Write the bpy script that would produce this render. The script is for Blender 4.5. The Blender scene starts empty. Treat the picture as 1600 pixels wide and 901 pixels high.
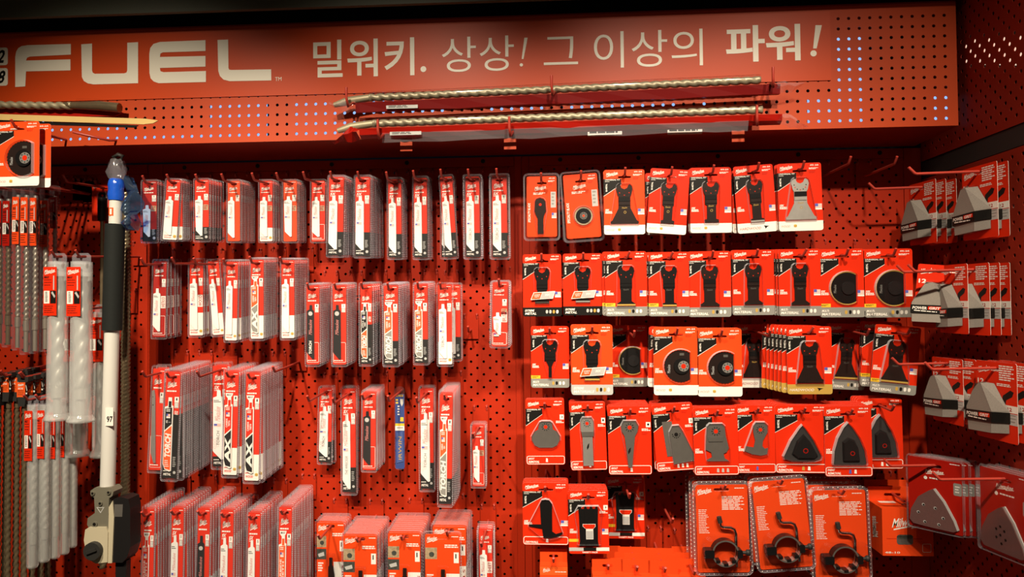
import bpy, math, random
from mathutils import Matrix, Vector
from mathutils.geometry import tessellate_polygon
SC = bpy.context.scene
COL = SC.collection
R = math.radians
rng = random.Random(7)

# ------------------------------------------------------------------ camera, light, exposure
F_PX, CAM_Z, DIST = 1100.0, 1.5, 1.87          # focal length in pixels of the 1600 wide frame, eye height, distance to the pegboards
cam_data = bpy.data.cameras.new('camera')
cam_data.sensor_width = 36.0
cam_data.lens = F_PX / 1600 * 36.0
cam_data.clip_start = 0.05
cam = bpy.data.objects.new('camera', cam_data)
COL.objects.link(cam)
CAM_ROT = Matrix.Rotation(R(3.5), 3, 'Z') @ Matrix.Rotation(R(90 + 1.30), 3, 'X') @ Matrix.Rotation(R(-0.5), 3, 'Z')
cam.matrix_world = Matrix.Translation((0, -DIST, CAM_Z)) @ CAM_ROT.to_4x4()
SC.camera = cam

SC.view_settings.view_transform = 'Standard'
SC.view_settings.look = 'None'
SC.view_settings.gamma = 1.0
SC.view_settings.use_curve_mapping = False
SC.view_settings.exposure = 0.16
SC.cycles.transparent_max_bounces = 48
SC.cycles.max_bounces = 8
SC.cycles.diffuse_bounces = 3

world = bpy.data.worlds.new('shop_air')
SC.world = world
world.use_nodes = True
world.node_tree.nodes['Background'].inputs[0].default_value = (1.0, 0.72, 0.48, 1)
world.node_tree.nodes['Background'].inputs[1].default_value = 0.12

def spot(name, loc, aim, energy, size=70, blend=0.6, radius=0.035, col=(1.0, 0.85, 0.65)):
    l = bpy.data.lights.new(name, 'SPOT')
    l.energy, l.spot_size, l.spot_blend, l.shadow_soft_size, l.color = energy, R(size), blend, radius, col
    o = bpy.data.objects.new(name, l)
    COL.objects.link(o)
    o.location = loc
    o.rotation_euler = (Vector(aim) - Vector(loc)).to_track_quat('-Z', 'Y').to_euler()
    return o

spot('track_spot', (-1.05, -1.65, 2.70), (-1.00, 0.0, 0.84), 198, 62, 0.9)
spot('track_spot', (-0.38, -1.65, 2.70), (-0.36, 0.0, 0.83), 176, 62, 0.9)
spot('track_spot', (0.30, -1.65, 2.70), (0.24, 0.0, 0.83), 170, 62, 0.9)
spot('track_spot', (0.78, -1.65, 2.70), (0.62, 0.0, 0.90), 92, 64, 0.9)

# ------------------------------------------------------------------ pixel helpers (1600 x 901 frame) used to measure the photograph
def ray(x, y):
    return CAM_ROT @ Vector(((x - 800) / F_PX, -(y - 450.5) / F_PX, -1.0))

def at(x, y, d):
    """the point seen at pixel x, y on the plane d metres in front of the pegboards"""
    r = ray(x, y)
    t = (DIST - d) / r.y
    return Vector((r.x * t, -d, CAM_Z + r.z * t))

def at_x(x, y, X):
    r = ray(x, y)
    t = X / r.x
    return Vector((X, -DIST + r.y * t, CAM_Z + r.z * t))

# ------------------------------------------------------------------ materials
def mat(name, col, rough=0.5, metal=0.0, coat=0.0, noise=0.0, scale=40.0, spec=0.5, emit=0.0, bump=0.0):
    m = bpy.data.materials.new(name)
    m.use_nodes = True
    nt = m.node_tree
    b = nt.nodes['Principled BSDF']
    b.inputs['Base Color'].default_value = (*col, 1)
    b.inputs['Roughness'].default_value = rough
    b.inputs['Metallic'].default_value = metal
    b.inputs['Coat Weight'].default_value = coat
    b.inputs['Coat Roughness'].default_value = 0.12
    b.inputs['Specular IOR Level'].default_value = spec
    if emit:
        b.inputs['Emission Color'].default_value = (*col, 1)
        b.inputs['Emission Strength'].default_value = emit
    if noise or bump:
        tc = nt.nodes.new('ShaderNodeTexCoord')
        n = nt.nodes.new('ShaderNodeTexNoise')
        n.inputs['Scale'].default_value = scale
        n.inputs['Detail'].default_value = 3
        nt.links.new(tc.outputs['Object'], n.inputs['Vector'])
        if noise:
            mx = nt.nodes.new('ShaderNodeMix')
            mx.data_type = 'RGBA'
            mx.inputs[6].default_value = (*[c * (1 - noise) for c in col], 1)
            mx.inputs[7].default_value = (*[min(1, c * (1 + noise)) for c in col], 1)
            nt.links.new(n.outputs['Fac'], mx.inputs[0])
            nt.links.new(mx.outputs[2], b.inputs['Base Color'])
        if bump:
            bp = nt.nodes.new('ShaderNodeBump')
            bp.inputs['Strength'].default_value = bump
            bp.inputs['Distance'].default_value = 0.002
            nt.links.new(n.outputs['Fac'], bp.inputs['Height'])
            nt.links.new(bp.outputs['Normal'], b.inputs['Normal'])
    return m

def film(name, tint, gloss_rough=0.08, haze=0.0, haze_col=(0.8, 0.8, 0.82), ior=1.45):
    """thin clear plastic: what lies behind shows through, the surface reflects by Fresnel, haze is its own milkiness"""
    m = bpy.data.materials.new(name)
    m.use_nodes = True
    nt = m.node_tree
    nt.nodes.clear()
    out = nt.nodes.new('ShaderNodeOutputMaterial')
    tr = nt.nodes.new('ShaderNodeBsdfTransparent')
    tr.inputs[0].default_value = (*tint, 1)
    gl = nt.nodes.new('ShaderNodeBsdfGlossy')
    gl.inputs['Roughness'].default_value = gloss_rough
    fr = nt.nodes.new('ShaderNodeFresnel')
    geo = nt.nodes.new('ShaderNodeNewGeometry')          # same reflection from either side of the sheet
    mr = nt.nodes.new('ShaderNodeMapRange')
    mr.inputs[3].default_value, mr.inputs[4].default_value = ior, 1 / ior
    nt.links.new(geo.outputs['Backfacing'], mr.inputs[0])
    nt.links.new(mr.outputs[0], fr.inputs['IOR'])
    m1 = nt.nodes.new('ShaderNodeMixShader')
    last = tr
    if haze:
        df = nt.nodes.new('ShaderNodeBsdfDiffuse')
        df.inputs[0].default_value = (*haze_col, 1)
        m0 = nt.nodes.new('ShaderNodeMixShader')
        m0.inputs[0].default_value = haze
        nt.links.new(tr.outputs[0], m0.inputs[1])
        nt.links.new(df.outputs[0], m0.inputs[2])
        last = m0
    nt.links.new(fr.outputs[0], m1.inputs[0])
    nt.links.new(last.outputs[0], m1.inputs[1])
    nt.links.new(gl.outputs[0], m1.inputs[2])
    nt.links.new(m1.outputs[0], out.inputs[0])
    return m

M = {
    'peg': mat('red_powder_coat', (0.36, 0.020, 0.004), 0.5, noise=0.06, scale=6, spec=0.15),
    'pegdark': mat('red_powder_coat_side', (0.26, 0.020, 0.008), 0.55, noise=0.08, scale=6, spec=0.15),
    'hook': mat('red_wire_coat', (0.42, 0.045, 0.028), 0.4),
    'back': mat('dark_cavity', (0.012, 0.008, 0.007), 0.9),
    'banner': mat('banner_print', (0.56, 0.058, 0.008), 0.40, noise=0.05, scale=3, bump=0.05, spec=0.22),
    'header': mat('header_powder_coat', (0.50, 0.060, 0.014), 0.45, noise=0.06, scale=5, spec=0.2),
    'ink': mat('banner_white', (0.82, 0.78, 0.66), 0.4),
    'red': mat('card_red', (0.64, 0.024, 0.005), 0.36, spec=0.14),
    'deep': mat('card_deep_red', (0.36, 0.009, 0.004), 0.38, spec=0.14),
    'orange': mat('card_orange_red', (0.74, 0.060, 0.010), 0.36, spec=0.14),
    'bright': mat('sticker_orange', (0.80, 0.10, 0.015), 0.4),
    'white': mat('print_white', (0.80, 0.77, 0.70), 0.45),
    'paper': mat('paper_edge', (0.78, 0.74, 0.70), 0.7),
    'black': mat('print_black', (0.010, 0.009, 0.008), 0.36, spec=0.18),
    'grey': mat('print_grey', (0.24, 0.235, 0.21), 0.45),
    'maroon': mat('card_maroon', (0.17, 0.006, 0.006), 0.4, spec=0.2),  # shade on the upper long sleeve, put into its red
    'pale': mat('print_pale_grey', (0.45, 0.45, 0.43), 0.45),
    'yellow': mat('print_yellow', (0.75, 0.46, 0.02), 0.45),
    'gold': mat('print_gold', (0.48, 0.30, 0.06), 0.4),
    'navy': mat('print_navy', (0.015, 0.045, 0.20), 0.4),
    'flagblue': mat('print_flag_blue', (0.08, 0.10, 0.42), 0.45),
    'flagred': mat('print_flag_red', (0.62, 0.22, 0.20), 0.45),
    'photo': mat('print_photo_tan', (0.36, 0.27, 0.16), 0.5, noise=0.6, scale=160),
    'photodark': mat('print_photo_dark', (0.05, 0.055, 0.045), 0.5, noise=0.7, scale=160),
    'bladewhite': mat('blade_white_paint', (0.78, 0.78, 0.74), 0.35),
    'bladeblack': mat('blade_black_paint', (0.012, 0.011, 0.011), 0.35, spec=0.25),
    'steel': mat('steel', (0.50, 0.49, 0.45), 0.34, metal=0.7, noise=0.1, scale=90),
    'toolgrey': mat('tool_grey', (0.15, 0.14, 0.125), 0.36, metal=0.4, noise=0.1, scale=60),
    'tool': mat('tool_brown_black', (0.022, 0.013, 0.011), 0.34, metal=0.2, spec=0.25, noise=0.15, scale=60),
    'tooldark': mat('tool_black', (0.008, 0.0075, 0.0075), 0.30, spec=0.25),
    'chrome': mat('chrome', (0.62, 0.60, 0.56), 0.18, metal=1.0),
    'bit': mat('drill_bit_steel', (0.42, 0.38, 0.31), 0.36, metal=0.7, noise=0.15, scale=50),
    'bitdark': mat('drill_bit_dark', (0.21, 0.16, 0.095), 0.27, metal=0.55, noise=0.2, scale=50),
    'bitgold': mat('drill_bit_bronze', (0.40, 0.35, 0.23), 0.45, metal=0.4, noise=0.1, scale=50),
    'clear': film('clear_plastic', (0.96, 0.96, 0.97), 0.10),
    'clam': film('clamshell_plastic', (0.985, 0.98, 0.99), 0.10, 0.02, (0.80, 0.78, 0.82)),
    'rim': film('clamshell_rim', (0.95, 0.93, 0.965), 0.14, 0.08, (0.95, 0.93, 1.0)),
    'edge': film('clamshell_edge', (0.90, 0.88, 0.92), 0.12, 0.38, (0.97, 0.96, 1.0)),
    'tube': film('milky_tube', (0.96, 0.97, 0.96), 0.14, 0.26, (0.97, 0.99, 0.97)),
    'bluefilm': film('blue_film', (0.25, 0.42, 0.78), 0.10, 0.10, (0.15, 0.28, 0.55)),
    'bluetape': mat('blue_tape', (0.012, 0.09, 0.55), 0.2, coat=0.5, bump=0.6, scale=60),
    'foam': mat('black_foam', (0.010, 0.012, 0.011), 0.75, noise=0.2, scale=200, spec=0.2),
    'pole': mat('white_aluminium', (0.62, 0.61, 0.56), 0.35),
    'olive': mat('grey_housing', (0.14, 0.13, 0.095), 0.5, noise=0.1, scale=30),
    'cream': mat('cream_housing', (0.48, 0.43, 0.30), 0.45),
    'rubber': mat('black_rubber', (0.018, 0.017, 0.015), 0.6),
    'grit': mat('grey_abrasive', (0.24, 0.215, 0.185), 0.9, noise=0.35, scale=700),
    'sand': mat('brown_abrasive', (0.115, 0.050, 0.045), 0.9, noise=0.3, scale=700),
    'pad': mat('black_felt_pad', (0.020, 0.018, 0.017), 0.7, noise=0.3, scale=300),
    'tan': mat('yellow_card_edge', (0.52, 0.36, 0.12), 0.6, noise=0.08, scale=20),
    'beam': mat('grey_green_paint', (0.075, 0.082, 0.056), 0.55, noise=0.15, scale=8),
    'soot': mat('dark_gap', (0.014, 0.012, 0.010), 0.8),  # near-black for unlit gaps, their shade put into the colour
    'concrete': mat('concrete', (0.18, 0.16, 0.14), 0.8, noise=0.2, scale=4),
    'plaster': mat('dark_plaster', (0.06, 0.05, 0.045), 0.9, noise=0.1, scale=4),
    'led': mat('blue_white_lamp', (0.30, 0.56, 1.0), 0.5, emit=0.95),  # glow added for the bluish light behind the header holes
    'ledwarm': mat('warm_lamp', (1.0, 0.80, 0.60), 0.5, emit=0.8),  # glow added for the light coming from behind the wing holes
}

# ------------------------------------------------------------------ mesh builder
_TEXT = {}
def text_mesh(s, bold):
    key = (s, bold)
    if key not in _TEXT:
        cu = bpy.data.curves.new('lettering', 'FONT')
        cu.body, cu.resolution_u, cu.offset, cu.fill_mode = s, (6 if ord(s[0]) > 900 else 2), bold, 'FRONT'
        o = bpy.data.objects.new('lettering', cu)
        COL.objects.link(o)
        dg = bpy.context.evaluated_depsgraph_get()
        me = bpy.data.meshes.new_from_object(o.evaluated_get(dg))
        v = [(p.co.x, p.co.y) for p in me.vertices]
        f = [tuple(p.vertices) for p in me.polygons]
        bpy.data.objects.remove(o); bpy.data.curves.remove(cu); bpy.data.meshes.remove(me)
        xs = [p[0] for p in v]; ys = [p[1] for p in v]
        x0, x1, y0, y1 = min(xs), max(xs), min(ys), max(ys)
        _TEXT[key] = ([((a - x0) / (x1 - x0), (b - y0) / (y1 - y0)) for a, b in v], f)
    return _TEXT[key]

def rrect(x0, x1, z0, z1, r, n=3):
    pts = []
    for cx, cz, a0 in ((x1 - r, z1 - r, 0), (x0 + r, z1 - r, 90), (x0 + r, z0 + r, 180), (x1 - r, z0 + r, 270)):
        for k in range(n + 1):
            a = R(a0 + 90 * k / n)
            pts.append((cx + r * math.cos(a), cz + r * math.sin(a)))
    return pts

def circle(cx, cz, r, n=20, a0=0.0, a1=360.0):
    full = abs(a1 - a0 - 360) < 1e-6
    m = n if full else n - 1
    return [(cx + r * math.cos(R(a0 + (a1 - a0) * k / m)), cz + r * math.sin(R(a0 + (a1 - a0) * k / m))) for k in range(n)]

def hull(pts):
    pts = sorted(set(pts))
    def half(ps):
        h = []
        for p in ps:
            while len(h) > 1 and (h[-1][0] - h[-2][0]) * (p[1] - h[-2][1]) - (h[-1][1] - h[-2][1]) * (p[0] - h[-2][0]) <= 0:
                h.pop()
            h.append(p)
        return h[:-1]
    return half(pts) + half(pts[::-1])

def grow(pts, g):
    cx = sum(p[0] for p in pts) / len(pts); cz = sum(p[1] for p in pts) / len(pts)
    out = []
    for x, z in pts:
        l = math.hypot(x - cx, z - cz) or 1
        out.append((x + (x - cx) / l * g, z + (z - cz) / l * g))
    return out

class MB:
    def __init__(self):
        self.v, self.f, self.m, self.s, self.mats = [], [], [], [], []
    def mi(self, m):
        m = M[m] if isinstance(m, str) else m
        if m not in self.mats:
            self.mats.append(m)
        return self.mats.index(m)
    def add(self, verts, faces, m, smooth=False):
        b = len(self.v); k = self.mi(m)
        self.v += [tuple(p) for p in verts]
        for f in faces:
            self.f.append(tuple(b + i for i in f)); self.m.append(k); self.s.append(smooth)
        return self
    def poly(self, loop, y, m, holes=()):
        """flat outline in the XZ plane facing -Y"""
        if holes:
            loops = [[Vector((x, z, 0)) for x, z in l] for l in (loop, *holes)]
            tri = tessellate_polygon(loops)
            flat = [p for l in (loop, *holes) for p in l]
            self.add([(x, y, z) for x, z in flat], tri, m)
        else:
            self.add([(x, y, z) for x, z in loop], [tuple(range(len(loop)))], m)
        return self
    def rect(self, x0, x1, z0, z1, y, m):
        return self.poly([(x0, z0), (x1, z0), (x1, z1), (x0, z1)], y, m)
    def wall(self, loop, y0, y1, m, smooth=False, loop2=None):
        n = len(loop); l2 = loop2 or loop
        self.add([(x, y0, z) for x, z in loop] + [(x, y1, z) for x, z in l2],
                 [(i, (i + 1) % n, n + (i + 1) % n, n + i) for i in range(n)], m, smooth)
        return self
    def prism(self, loop, y0, y1, m, side=None, holes=()):
        self.poly(loop, y0, m, holes); self.poly(loop, y1, side or m, holes)
        for l in (loop, *holes):
            self.wall(l, y0, y1, side or m)
        return self
    def dome(self, loop, y0, y1, m, inset, side=None):
        """flat-topped bulge: sides lean in by inset"""
        top = grow(loop, -inset)
        self.wall(top, y0, y1, side or m, False, loop)
        self.poly(top, y0, m)
        return self
    def box(self, x0, x1, y0, y1, z0, z1, m):
        v = [(x, y, z) for x in (x0, x1) for y in (y0, y1) for z in (z0, z1)]
        self.add(v, [(0, 1, 3, 2), (4, 6, 7, 5), (0, 4, 5, 1), (2, 3, 7, 6), (0, 2, 6, 4), (1, 5, 7, 3)], m)
        return self
    def tube(self, path, r, m, n=8, cap=True):
        path = [Vector(p) for p in path]
        rings = []
        up = Vector((0.13, 0.31, 0.94))
        for i, p in enumerate(path):
            t = (path[min(i + 1, len(path) - 1)] - path[max(i - 1, 0)]).normalized()
            a = t.cross(up)
            if a.length < 1e-3:
                a = t.cross(Vector((1, 0, 0)))
            a.normalize(); b = t.cross(a)
            rr = r[i] if isinstance(r, (list, tuple)) else r
            rings.append([p + (a * math.cos(2 * math.pi * k / n) + b * math.sin(2 * math.pi * k / n)) * rr for k in range(n)])
        v = [q for ring in rings for q in ring]
        f = [(i * n + k, i * n + (k + 1) % n, (i + 1) * n + (k + 1) % n, (i + 1) * n + k) for i in range(len(path) - 1) for k in range(n)]
        self.add(v, f, m, True)
        if cap:
            self.add(rings[0], [tuple(range(n))], m); self.add(rings[-1], [tuple(range(n))], m)
        return self
    def twist(self, p0, p1, r, pitch, m, lobes=2, n=12, per=10, depth=0.45):
        """fluted spiral rod between two points"""
        p0, p1 = Vector(p0), Vector(p1)
        ax = (p1 - p0); L = ax.length; t = ax.normalized()
        a = t.cross(Vector((0.02, 1, 0.01))).normalized(); b = t.cross(a)
        k = max(2, int(L / pitch * per))
        v = []
        for i in range(k + 1):
            q = p0 + t * (L * i / k); ph = 2 * math.pi * (L * i / k) / pitch
            for j in range(n):
                th = 2 * math.pi * j / n
                w = abs(math.cos(lobes / 2 * (th - ph)))
                rr = r * (1 - depth + depth * w ** 0.7)
                v.append(q + (a * math.cos(th) + b * math.sin(th)) * rr)
        f = [(i * n + j, i * n + (j + 1) % n, (i + 1) * n + (j + 1) % n, (i + 1) * n + j) for i in range(k) for j in range(n)]
        f += [tuple(range(n)), tuple(range(k * n, k * n + n))]
        self.add(v, f, m, True)
        return self
    def text(self, s, x0, x1, z0, z1, y, m, shear=0.0, rot=0.0, bold=0.0, up=False):
        """lettering fitted to a rectangle in the XZ plane; up = reads bottom to top"""
        v, f = text_mesh(s, bold)
        W, H = x1 - x0, z1 - z0
        cx, cz = (x0 + x1) / 2, (z0 + z1) / 2
        if up:
            W, H, rot = H, W, rot + 90
        sh = shear * H
        c, sn = math.cos(R(rot)), math.sin(R(rot))
        out = []
        for a, b in v:
            px = (a - 0.5) * (W - sh) + (b - 0.5) * sh
            pz = (b - 0.5) * H
            out.append((cx + px * c - pz * sn, y, cz + px * sn + pz * c))
        self.add(out, f, m)
        return self
    def build(self, name, parent=None, loc=None):
        me = bpy.data.meshes.new(name)
        me.from_pydata(self.v, [], self.f)
        for m in self.mats:
            me.materials.append(m)
        me.polygons.foreach_set('material_index', self.m)
        me.polygons.foreach_set('use_smooth', self.s)
        me.update()
        o = bpy.data.objects.new(name, me)
        COL.objects.link(o)
        if parent:
            o.parent = parent
        if loc is not None:
            o.location = loc
        return o

def tag(o, label=None, cat=None, group=None, kind=None):
    for k, val in (('label', label), ('category', cat), ('group', group), ('kind', kind)):
        if val:
            o[k] = val
    return o

def empty(name, loc=(0, 0, 0), label=None, cat=None, group=None):
    o = bpy.data.objects.new(name, None)
    o.empty_display_size = 0.02
    COL.objects.link(o)
    o.location = loc
    return tag(o, label, cat, group)

def copy_tree(o, parent=None):
    c = o.copy()
    COL.objects.link(c)
    c.parent = parent
    for ch in list(o.children):
        copy_tree(ch, c)
    return c

# ------------------------------------------------------------------ room shell
def slab(name, x0, x1, y0, y1, z0, z1, m):
    return tag(MB().box(x0, x1, y0, y1, z0, z1, m).build(name), kind='structure')

XL, XS, XC, XR = at(231, 500, 0).x, at(231, 500, 0).x, at(817.3, 530, 0).x, at(1446, 560, 0).x
Z_TOP = at(817, 244, 0).z
Z_BOT = 0.35
slab('floor', -2.4, 1.6, -4.0, 0.3, -0.1, 0.0, 'concrete')
slab('ceiling', -2.4, 1.6, -4.0, 0.3, 3.0, 3.1, 'plaster')
slab('wall_back', -2.4, 1.6, 0.12, 0.3, 0.0, 3.0, 'back')
slab('wall_left', -2.5, -2.4, -4.0, 0.3, 0.0, 3.0, 'plaster')
slab('wall_right', XR + 0.06, XR + 0.2, -4.0, 0.12, 0.0, 3.0, 'back')

def perf(mb, x0, x1, z0, z1, p, stag, ox, oz, r, m, y=0.0, th=0.0015, skip=None):
    """perforated sheet: real round holes in a square or staggered grid through ox, oz"""
    c = p / 2 if stag else p
    i0, i1 = math.ceil((x0 - ox) / c + 0.5), math.floor((x1 - ox) / c - 0.5)
    j0, j1 = math.ceil((z0 - oz) / c + 0.5), math.floor((z1 - oz) / c - 0.5)
    h = c / 2
    xa, xb = ox + i0 * c - h, ox + i1 * c + h
    za, zb = oz + j0 * c - h, oz + j1 * c + h
    for a, b, cc, d in ((x0, xa, z0, z1), (xb, x1, z0, z1), (xa, xb, z0, za), (xa, xb, zb, z1)):
        if b - a > 1e-6 and d - cc > 1e-6:
            mb.rect(a, b, cc, d, y, m)
    oct_ = [(r * math.cos(R(22.5 + 45 * k)), r * math.sin(R(22.5 + 45 * k))) for k in range(8)]
    for i in range(i0, i1 + 1):
        for j in range(j0, j1 + 1):
            x, z = ox + i * c, oz + j * c
            if (stag and (i + j) % 2) or (skip and skip(x, z)):
                mb.rect(x - h, x + h, z - h, z + h, y, m)
                continue
            sq = [(x + h, y, z + h), (x - h, y, z + h), (x - h, y, z - h), (x + h, y, z - h)]
            v = sq + [(x + a, y, z + b) for a, b in oct_] + [(x + a, y + th, z + b) for a, b in oct_]
            f = [(0, 5, 4), (1, 7, 6), (2, 9, 8), (3, 11, 10), (0, 1, 6, 5), (1, 2, 8, 7), (2, 3, 10, 9), (3, 0, 4, 11)]
            f += [(4 + k, 4 + (k + 1) % 8, 12 + (k + 1) % 8, 12 + k) for k in range(8)]
            mb.add(v, f, m)

PITCH = (at(685, 278.5, 0).z - at(685, 278.5 + 197.5, 0).z) / 10
def bay(x0, x1, sl, sr, phase, label):
    o = empty('pegboard', ((x0 + x1) / 2, 0, Z_BOT), label, 'pegboard', 'red pegboard bays')
    X, Z = (x0 + x1) / 2, Z_BOT
    ph = at(*phase, -0.003)
    s = MB()
    perf(s, x0 + sl - X, x1 - sr - X, 0.04, Z_TOP - 0.026 - Z, PITCH, True, ph.x - X, ph.z - Z, 0.0036, 'peg', 0.003)
    s.build('perforated_sheet', o)
    f = MB()
    g = 0.0006
    for a, b, c, d in ((x0, x0 + sl, Z_BOT, Z_TOP), (x1 - sr, x1, Z_BOT, Z_TOP), (x0 + sl, x1 - sr, Z_TOP - 0.026, Z_TOP), (x0 + sl, x1 - sr, Z_BOT, Z_BOT + 0.04)):
        f.box(a - X + g, b - X - g, 0.0, 0.03, c - Z + g, d - Z - g, 'peg')
    f.build('frame', o)
    for q in range(5):
        MB().prism(circle(0, 0, 0.006, 10), -0.0008, 0, 'back').build('bolt', o, (x0 + (x1 - x0) * (q + 0.5) / 5 - X, 0, Z_TOP - 0.011 - Z))  # dark disc for a frame hole, its shade put into the colour
    return o
bay(-1.72, XL, 0.03, 0.002, (211.3, 420.4), 'red pegboard bay behind the drill bits and the pole saw')
bay(XL, XC, at(254, 500, 0).x - XL, XC - at(805.5, 530, 0).x, (684.9, 278.5), 'red pegboard bay behind the reciprocating saw blade packs')
bay(XC, XR, at(828.8, 530, 0).x - XC, 0.044, (1316, 275), 'red pegboard bay behind the multi-tool blade cards')

# ------------------------------------------------------------------ header box over the bays, its banner, the beam above
DH = 0.20
HX1 = at(1496, 130, DH).x
HX0 = -1.75
HZ0 = at(850, 211, DH).z
HZ1 = at(850, 25, DH).z
hd = empty('header_box', (0, -DH, HZ0), 'long orange-red perforated header box carrying the slogan banner', 'header')
BZ0, BZ1, BX1 = at(850, 138, DH).z, at(850, 33.5, DH).z, at(1297, 70, DH).x
hp = MB()
ph = at(1309.5, 29.3, DH)
HP = (at(1309.5, 188.5, DH) - ph).length / 10
perf(hp, HX0, HX1, 0, HZ1 - HZ0, HP, False, ph.x, ph.z - HZ0, 0.0039, 'header', 0, 0.0015,
     skip=lambda x, z: (x < BX1 - 0.02 and BZ0 - HZ0 + 0.012 < z < BZ1 - HZ0 - 0.012) or x < -1.45)
hp.build('perforated_sheet', hd)
hb = MB()
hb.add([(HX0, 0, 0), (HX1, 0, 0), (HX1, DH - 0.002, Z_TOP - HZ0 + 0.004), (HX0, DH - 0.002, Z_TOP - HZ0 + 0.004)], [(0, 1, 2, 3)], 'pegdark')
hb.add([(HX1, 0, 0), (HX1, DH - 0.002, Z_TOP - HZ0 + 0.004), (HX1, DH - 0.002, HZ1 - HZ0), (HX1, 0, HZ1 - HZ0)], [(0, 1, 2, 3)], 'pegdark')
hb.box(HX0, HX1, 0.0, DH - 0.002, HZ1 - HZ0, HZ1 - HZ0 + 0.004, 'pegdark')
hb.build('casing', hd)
for k, (px, py) in enumerate(((635, 228), (797, 225), (1153, 213))):
    q = at(px, py - 6, DH + 0.002)
    MB().box(q.x - 0.0145, q.x + 0.0145, -0.004, -0.0005, q.z - HZ0 - 0.022, q.z - HZ0 + 0.016, 'header').build('bracket', hd)
# glowing plates added inside the header, standing in for bluish light through its holes
glow = empty('light_tube', (0, -0.1, HZ0), 'blue-white lamps glowing through the small holes of the header', 'lamp')
def glowbox(xa, ya, xb, yb):
    a, b = at(xa, yb, DH - 0.03), at(xb, ya, DH - 0.03)
    MB().box(a.x, b.x, -0.075, -0.07, max(a.z - HZ0, 0.004), b.z - HZ0, 'led').build('diffuser', glow)
for q in ((20, 186, 196, 228), (330, 158, 418, 200), (196, 204, 418, 226), (455, 150, 622, 214), (630, 160, 700, 190), (760, 160, 850, 190), (880, 160, 1060, 185), (1090, 150, 1110, 180),
          (1262, 155, 1300, 210), (1300, 52, 1346, 205), (1452, 150, 1486, 200)):
    glowbox(*q)

# the banner, its lettering traced on its own plane
BY = DH + 0.0025
bn = at(850, 86, BY)
def bl(x, y):
    q = at(x, y, BY)
    return (q.x - bn.x, q.z - bn.z)
b = MB()
bx0, bx1 = -1.7 - bn.x, BX1 - bn.x
b.prism([(bx0, BZ0 - bn.z), (bx1, BZ0 - bn.z), (bx1, BZ1 - bn.z), (bx0, BZ1 - bn.z)], 0, 0.0018, 'banner')
def glyph(pts, m='ink'):
    b.poly([bl(x / 3.2, y / 3.2) for x, y in pts], -0.0006, m)
glyph([(77, 435), (77, 285), (82, 258), (92, 241), (108, 231), (140, 226), (355, 220), (355, 273), (150, 283), (136, 289), (131, 303), (353, 297), (353, 352), (131, 357), (127, 432)])
glyph([(407, 222), (461, 218), (461, 352), (465, 364), (475, 369), (622, 367), (633, 363), (637, 352), (637, 214), (691, 211), (691, 416), (470, 422), (440, 417), (420, 405), (410, 385)])
glyph([(1028, 201), (1028, 255), (815, 262), (803, 268), (800, 285), (1028, 280), (1028, 333), (800, 340), (803, 356), (818, 361), (1030, 355), (1030, 410), (795, 416), (770, 408), (754, 392), (748, 365),
       (747, 270), (752, 240), (768, 220), (800, 210)])
glyph([(1088, 200), (1141, 198), (1143, 340), (1146, 348), (1156, 350), (1356, 347), (1357, 402), (1150, 406), (1118, 398), (1100, 380), (1092, 355)])
def word(s, x0, x1, y0, y1, bold=0.0, shear=0.0, m='ink', lift=0.0006):
    xm, ym = (x0 + x1) / 2, (y0 + y1) / 2
    b.text(s, bl(x0, ym)[0], bl(x1, ym)[0], bl(xm, y1)[1], bl(xm, y0)[1], -lift, m, shear, 0, bold)
for ya, yb, s in ((74.2, 102.5, '12'), (106.3, 134.5, '18')):
    xa, za = bl(-14, yb); xb, zb = bl(12.6, ya)
    b.poly(rrect(xa, xb, za, zb, 0.006), -0.0006, 'ink')
    word(s, -11.5, 10.5, ya + 4, yb - 4, 0.03, 0.25, 'black', 0.001)
word('TM', 430, 440, 120.5, 126.5)
word('밀워키.', 489.5, 666, 60.5, 119.5, 0.012)
word('상상', 690.5, 803, 57, 111.5, -0.004)
def bang(x0, x1, y0, y1, w):
    h = y1 - y0
    sx = x1 - x0 - w
    f = lambda v, e: (x0 + sx * (1 - v) + e, y0 + h * v)
    b.poly([bl(*f(0, 0)), bl(*f(0, w)), bl(*f(.74, w * .78)), bl(*f(.74, w * .22))], -0.0006, 'ink')
    cx, cy = bl(x0 + w * .5, y1 - w * .5)
    rr = (bl(x0 + w, y1)[0] - bl(x0, y1)[0]) / 2
    b.poly(circle(cx, cy, rr, 14), -0.0006, 'ink')
bang(812, 824.5, 59, 104, 5.2)
word('그', 849.5, 903, 57.5, 101, -0.004)
word('이상의', 928, 1098, 47.5, 104.5, -0.004)
word('파워', 1134, 1250.5, 39, 96, 0.022)
bang(1266, 1284, 39.5, 88.5, 10)
banner = tag(b.build('banner', None, (bn.x, -BY, bn.z)), 'orange-red slogan banner with big white lettering along the header', 'banner')

q0, q1 = at(0, 23, 0.262), at(850, 1, 0.262)
tag(MB().box(-1.9, XR + 0.05, -0.262, -0.250, (q0.z + q1.z) / 2 - 0.002, 2.60, 'beam').build('trim_1'), kind='structure')
tag(MB().box(-1.9, XR + 0.05, -0.06, 0.0, HZ1 + 0.01, 2.99, 'soot').build('trim_2'), kind='structure')  # near-black box, the dark space over the header put into its colour

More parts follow.
